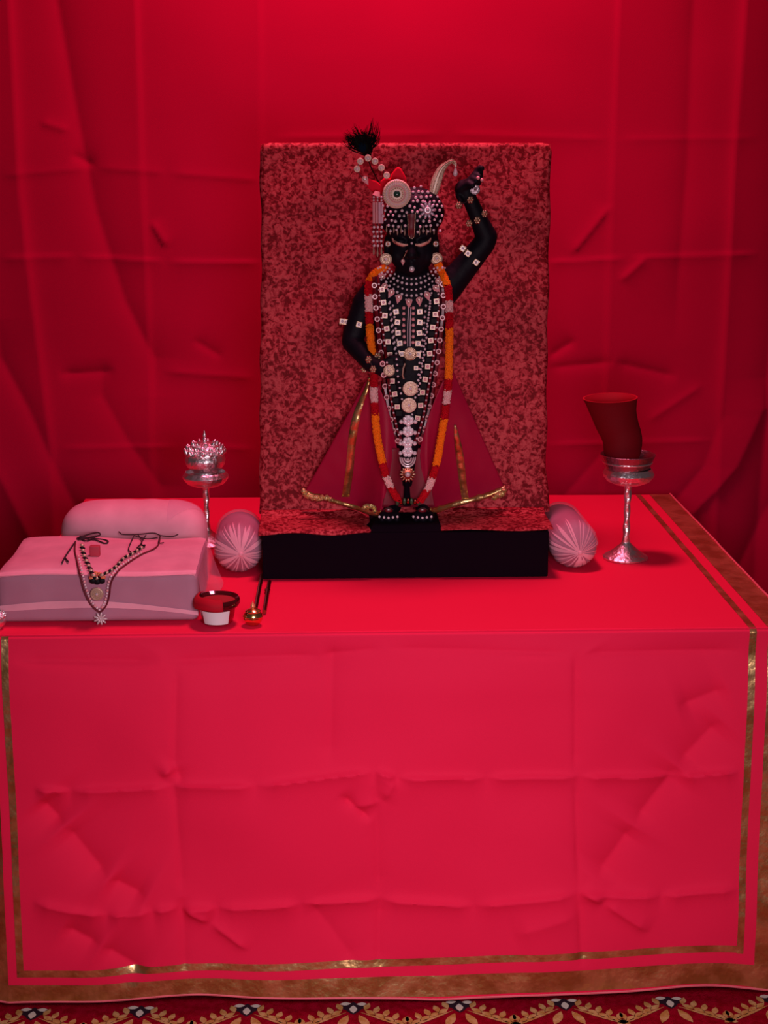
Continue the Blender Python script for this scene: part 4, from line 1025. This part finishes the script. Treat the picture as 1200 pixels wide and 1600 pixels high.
# red vase: tilted
vb = c0+Vector((.004, -.002, .006))
ax0 = atY(973, 716, cr.y); ax1 = atY(953, 624, cr.y+.006)
vz = empty('vase', (ax0.x, ax0.y, ax0.z-.01), 'flared maroon red vase leaning in the bowl on the right stand', 'vase')
ps = pxs(cr.y)
def vase(g, fac, rev=False):
    C_ = spline([(ax0.x+.001, cr.y, ax0.z-.014), (ax0.x-.001, cr.y, ax0.z+.018), (ax0.x-.003, cr.y+.001, ax0.z+.045), (ax0.x-.018, cr.y+.002, ax0.z+.085), (ax1.x, cr.y+.004, ax1.z+.004)], 40)
    Rr = [np.interp(k/39, [0, .06, .2, .38, .6, .8, .95, 1], [.42, .66, .80, .84, .86, .96, 1.10, 1.18])*33*ps*fac for k in range(40)]
    vs_ = []
    for k in range(40):
        t = (C_[min(k+1, 39)]-C_[max(k-1, 0)]).normalized(); s_ = Vector((0, 1, 0)); s_ = (s_-t*s_.dot(t)).normalized(); n = s_.cross(t)
        if k > 30: n = n.lerp(Vector((1, 0, .04)), (k-30)/9).normalized(); s_ = s_.lerp(Vector((0, 1, .05)), (k-30)/9).normalized()
        for j in range(40):
            b = 2*math.pi*j/40; p = C_[k]+(n*math.cos(b)*1.12+s_*math.sin(b)*.95)*Rr[k]; vs_.append(p)
    n0 = len(g.v); g.add(vs_, [(i*40+j, i*40+(j+1) % 40, (i+1)*40+(j+1) % 40, (i+1)*40+j) for i in range(39) for j in range(40)])
    return vs_, C_
g = G(); vo, _ = vase(g, 1); g.add([vo[j] for j in range(40)], [tuple(range(40))]); g.obj('vase_body', M['maroon'], vz)
g = G(); vi, _ = vase(g, .94); g.add([vo[39*40+j] for j in range(40)]+[vi[39*40+j] for j in range(40)], [(j, (j+1) % 40, 40+(j+1) % 40, 40+j) for j in range(40)]); g.obj('vase_lining', M['maroon_in'], vz)
# left stand with lidded pot
cl = Vector((atZ(325, 848, TZ).x, .640, TZ+.0015)); hL = atY(322, 740, cl.y).z-cl.z; kL = (358-285)/2*pxs(cl.y)/.0535
stand('silver goblet stand on the left carrying a lidded silver pot, behind the net-covered cushions', cl, hL, kL, 0)
def lidpot(label, c, r_, sc=1., group=None):
    root = empty('lidded_pot', c, label, 'pot', group); c = Vector(c); k = r_
    g = G(); g.lathe([(.0005, 0), (.55*k, 0), (.60*k, .04*k), (.58*k, .12*k), (.80*k, .28*k), (.96*k, .50*k), (1.0*k, .72*k), (.98*k, .90*k), (.90*k, 1.0*k), (.84*k, 1.04*k)], c, seg=48, wob=lambda b, z: 1+.015*math.sin(b*12)); g.obj('pot_body', M['silver'], root)
    g = G(); g.lathe([(.92*k, .98*k), (.98*k, 1.04*k), (.98*k, 1.10*k), (.86*k, 1.28*k), (.70*k, 1.45*k), (.45*k, 1.60*k), (.18*k, 1.68*k), (.0005, 1.70*k)], c, seg=48, wob=lambda b, z: 1+.03*math.sin(b*14)); lid = g.obj('lid', M['silver'], root)
    for a_, n, zz, rr in ((0, 16, 1.16, .94), (.2, 13, 1.36, .80), (0, 9, 1.55, .55)):
        pass
    g = G()
    for a_, n, zz, rr in ((0, 16, 1.12, .93), (.2, 14, 1.30, .82), (0, 9, 1.50, .56)):
        for i in range(n):
            b = 2*math.pi*i/n+a_; p = c+Vector((math.cos(b)*rr*k, math.sin(b)*rr*k, zz*k)); g.tube([p, p+Vector((math.cos(b)*.05*k, math.sin(b)*.05*k, .10*k)), p+Vector((math.cos(b)*.11*k, math.sin(b)*.11*k, 0.20*k))], [.13*k, .12*k, .04*k], 8)
    g.obj('leaf_crest', M['silver'], root)
    g = G(); g.lathe([(.10*k, 1.66*k), (.07*k, 1.76*k), (.12*k, 1.82*k), (.06*k, 1.90*k), (.10*k, 1.97*k), (.02*k, 2.22*k), (.0005, 2.24*k)], c, seg=16); g.obj('finial', M['silver'], root)
    return root
rp = 31.5*pxs(cl.y)
lidpot('silver lidded pot with spiked crest and finial on the left goblet stand', (cl.x, cl.y, cl.z+hL-.001), rp, group='lidded silver pots')
pe = atZ(-3, 975, TZ+.0015); lidpot('small silver lidded pot at the left front edge of the table, cut by the frame', (pe.x, .040, TZ+.0015), .0205, group='lidded silver pots')

# ------------------------------------------------------------------ glass cup, brass pot, tongs
cc = Vector((atZ(341, 972, TZ).x, .062, TZ+.0015)); r_ = 29*pxs(.05)
cg = empty('cup', cc, 'dark red glass cup with white paper label in front of the box cushion', 'cup')
g = G(); g.lathe([(.0005, 0), (r_*.72, 0), (r_*.84, .003), (r_*.93, .014), (r_*1.0, .030), (r_*1.04, .040), (r_*1.0, .040), (r_*.93, .030), (r_*.8, .012), (.0005, .008)], cc, seg=56); g.obj('glass', M['redglass'], cg)
g = G(); g.lathe([(r_*1.0, .030), (r_*1.18, .034), (r_*1.27, .040), (r_*1.27, .046), (r_*1.20, .050), (r_*1.02, .046), (r_*.98, .036)], cc, seg=56, cap=False); g.obj('rim', M['darkglass'], cg)
g = G(); g.grid(lambda u, v: cc+Vector((math.cos(math.pi*(1.22+.56*0+.52*u)) * (r_*(.86+.17*v)+.0012)*1.0, math.sin(math.pi*(1.22+.52*u))*(r_*(.86+.17*v)+.0012), .004+.026*v)), 20, 6); g.obj('label', M['paper'], cg, angle=180, fix=False)
g = G(); g.lathe([(.0005, .044), (r_*.6, .044), (r_*1.0, .0435), (r_*1.0, .040), (.0005, .040)], cc, seg=40); g.obj('red_powder', mat('red_powder', (.35, .003, .012), .9), cg)
g = G()   # strip of red cloth folded over the left of the rim
g.grid(lambda u, v: cc+Vector((math.cos(math.pi*(.80+.80*u))*r_*(1.0+.32*math.sin(v*math.pi*.62)), math.sin(math.pi*(.80+.80*u))*r_*(1.0+.32*math.sin(v*math.pi*.62)), .054-.020*v**1.5+.001*math.sin(u*12))), 40, 10)
g.obj('red_cloth', M['maroon_in'], cg, angle=180, fix=False, solid=.0012)
bc_ = Vector((atZ(396, 975, TZ).x, .046, TZ+.0015)); q = 16*pxs(.04)
bp_ = empty('brass_pot', bc_, 'small round brass pot with pointed knob beside the red glass cup', 'pot')
g = G(); g.lathe([(.0005, 0), (q*.5, 0), (q*.8, q*.25), (q*.98, q*.62), (q, q*.85), (q*.93, q*1.15), (q*.72, q*1.42)], bc_, seg=40); g.obj('body', M['brass'], bp_)
g = G(); g.lathe([(q*.78, q*1.40), (q*.80, q*1.46), (q*.6, q*1.62), (q*.25, q*1.74), (.0005, q*1.78)], bc_, seg=40); lid = g.obj('lid', M['brass'], bp_)
g = G(); g.lathe([(q*.12, q*1.74), (q*.26, q*1.95), (q*.24, q*2.1), (q*.08, q*2.35), (.0003, q*2.5)], bc_, seg=16); g.obj('knob', mat('coral_knob', (.9, .25, .12), .3, .4), bp_)
g = G(); g.torus((0, 0, 0), q*.99, .0012, seg=40, sg=6); g.v = [(x+bc_.x, z+bc_.y, y+bc_.z+q*.95) for x, y, z in g.v]; g.obj('band', M['brass'], bp_)
tg = empty('tongs', (atZ(404, 930, TZ).x, .2, TZ+.001), 'pair of long dark bronze tong arms lying between the brass pot and black pedestal', 'tongs')
for pth in ([(399, 952), (404, 925), (408, 905), (409, 899)], [(413, 956), (416, 938), (419, 920), (421, 909)]):
    g = G(); pp = spline([atZ(x, y, TZ+.006) for x, y in pth], 24); pp = [Vector((p.x, p.y, p.z)) for p in pp]; g.tube(pp, [.0042]*24, 10); g.obj('arm', M['copper'], tg)
g = G(); p = atZ(418, 922, TZ+.006); g.sphere(p, (.006, .012, .0045)); g.obj('hinge', M['copper'], tg)

# ------------------------------------------------------------------ necklaces on the box cushion
ztop = pz1+.0055
def onbox(x, y, off=0.):
    pf_ = atY(x, y, py0-.0055-off)
    if pf_.z < pz1+.003: return pf_
    p = atZ(x, y, ztop+off); u = (p.x-px0)/(px1-px0); v = (p.y-py0)/(py1-py0)
    dz = .008*math.sin(math.pi*max(0, min(1, u)))*math.sin(math.pi*max(0, min(1, v)))+.003*math.sin(u*7)+.002*math.sin(v*8+u*3)
    return atZ(x, y, ztop+off+dz-.001)
na = empty('necklace', onbox(157, 950), 'long maroon cord necklace edged with pearls and a white star pendant on the box cushion', 'necklace')
pa = [(118, 848), (117, 860), (121, 880), (126, 902), (131, 922), (140, 942), (150, 953), (157, 957)]
pb = [(157, 957), (166, 946), (171, 930), (174, 910), (184, 893), (200, 880), (222, 866), (240, 858), (248, 850), (250, 838)]
for pth in (pa, pb):
    P = spline([(x, y, 0) for x, y in pth], 60); g = G(); g.tube([onbox(p.x, p.y, .0015) for p in P], .0016, 6); g.obj('cord', M['thread'], na)
for pth, sx in ((pa, 4), (pb, -4)):
    P = spline([(x+sx, y-1, 0) for x, y in pth], 60)
    for i, p in enumerate(along(P, 4.6, 22 if sx > 0 else 10)):
        if (sx > 0 and i > 20) or (sx < 0 and i > 24): break
        inst('pearl', PEARL_P if i % 3 == 0 else PEARL, na, onbox(p.x, p.y, .003), sc=.68)
g = G(); c0 = onbox(157, 967, .004)
for k in range(9):
    a = 2*math.pi*k/9; g.sphere(c0+Vector((.0072*math.cos(a), 0, .0072*math.sin(a))), (.0060, .0020, .0021), 0, 8, 6, R=Matrix.Rotation(-a, 3, 'Y'))
g.sphere(c0, .0035); g.obj('star_pendant', M['crystal'], na)
nb_ = empty('necklace', onbox(150, 920), 'short necklace of black and pale beads with a round pearl medallion on the box cushion', 'necklace')
qa = [(128, 850), (131, 866), (137, 880), (143, 893), (149, 903)]; qb = [(150, 904), (160, 898), (172, 892), (182, 884), (192, 873), (204, 866), (216, 859), (226, 852)]
g = G(); g.sphere((0, 0, 0), (.0062, .0040, .0030), 0, 10, 8); BB = mesh_of(g, 'jet_bead', M['jet'])
g = G(); g.sphere((0, 0, 0), (.0052, .0038, .0038), 0, 10, 8); BP = mesh_of(g, 'pale_bead', M['palegold'])
for pth in (qa, qb):
    P = spline([(x, y, 0) for x, y in pth], 60); g = G(); g.tube([onbox(p.x, p.y, .002) for p in P], .0014, 6); g.obj('cord', M['black_thread'], nb_)
    for i, p in enumerate(along(P, 4.2, 2)): inst('jet_bead' if i % 2 else 'pale_bead', BB if i % 2 else BP, nb_, onbox(p.x, p.y, .004), ry=(.25 if pth is qa else -.6), sc=.9)
c0 = onbox(152, 908, .004); g = G()
for sx in (-1, 0, 1): g.sphere(onbox(152+sx*7, 909-abs(sx)*1.5, .004), (.0065, .003, .0060), 0, 8, 6)
g.obj('jet_fan', M['jet'], nb_)
g = G()
for sx, yy in ((-9, 903), (9, 902), (-2, 896), (4, 897), (-5, 899)): g.sphere(onbox(152+sx, yy, .003), (.0052, .0035, .0042), 0, 8, 6)
g.obj('coral_beads', M['orange_stone'], nb_)
inst('medallion', medallion(11*pxs(.06), M['palegold'], M['palegold'], M['crystal']), nb_, onbox(151.5, 928, .003))
# knotted tie cords
kc = empty('tie_cord', onbox(150, 842), 'tangled dark maroon tie cord with a knot at the left back of the box cushion', 'cord', 'tie cords on the box cushion')
g = G()
for pth in ([(120, 842), (135, 836), (152, 832), (156, 836), (140, 840), (126, 843), (120, 842)], [(125, 838), (145, 841), (162, 843), (169, 846), (164, 849), (150, 844), (132, 842)], [(118, 846), (108, 860), (101, 871), (97, 879)], [(101, 871), (107, 878)], [(121, 840), (136, 845), (150, 838)]):
    g.tube(spline([onbox(x, y, .0025+.001*(i % 2)) for i, (x, y) in enumerate(pth)], 30), .0015, 6)
g.sphere(onbox(128, 841, .003), (.008, .005, .0045)); g.obj('cord_loops', M['black_thread'], kc)
kd = empty('tie_cord', onbox(225, 840), 'loose dark maroon tie cord stretched along the right back of the box cushion', 'cord', 'tie cords on the box cushion')
g = G()
for pth in ([(186, 831), (192, 835), (215, 835), (240, 833), (252, 837), (270, 838), (278, 835)], [(210, 836), (205, 846), (201, 858), (206, 864)], [(216, 836), (222, 846), (214, 856)], [(228, 836), (221, 848), (226, 855)], [(250, 838), (248, 848), (256, 848)], [(212, 838), (230, 842), (246, 840)]):
    g.tube(spline([onbox(x, y, .0025+.001*(i % 2)) for i, (x, y) in enumerate(pth)], 30), .0012, 6)
g.obj('cord_strands', M['black_thread'], kd)
g = G(); p0 = onbox(149, 868, .0)
rbox(g, (p0.x-.010, p0.y-.006, p0.z-.001), (p0.x+.009, p0.y+.008, p0.z+.020), .002); tag(g.obj('small_box', mat('rose_card', (.45, .03, .06), .7)), 'tiny rose red box standing within the necklaces on the box cushion', 'box')
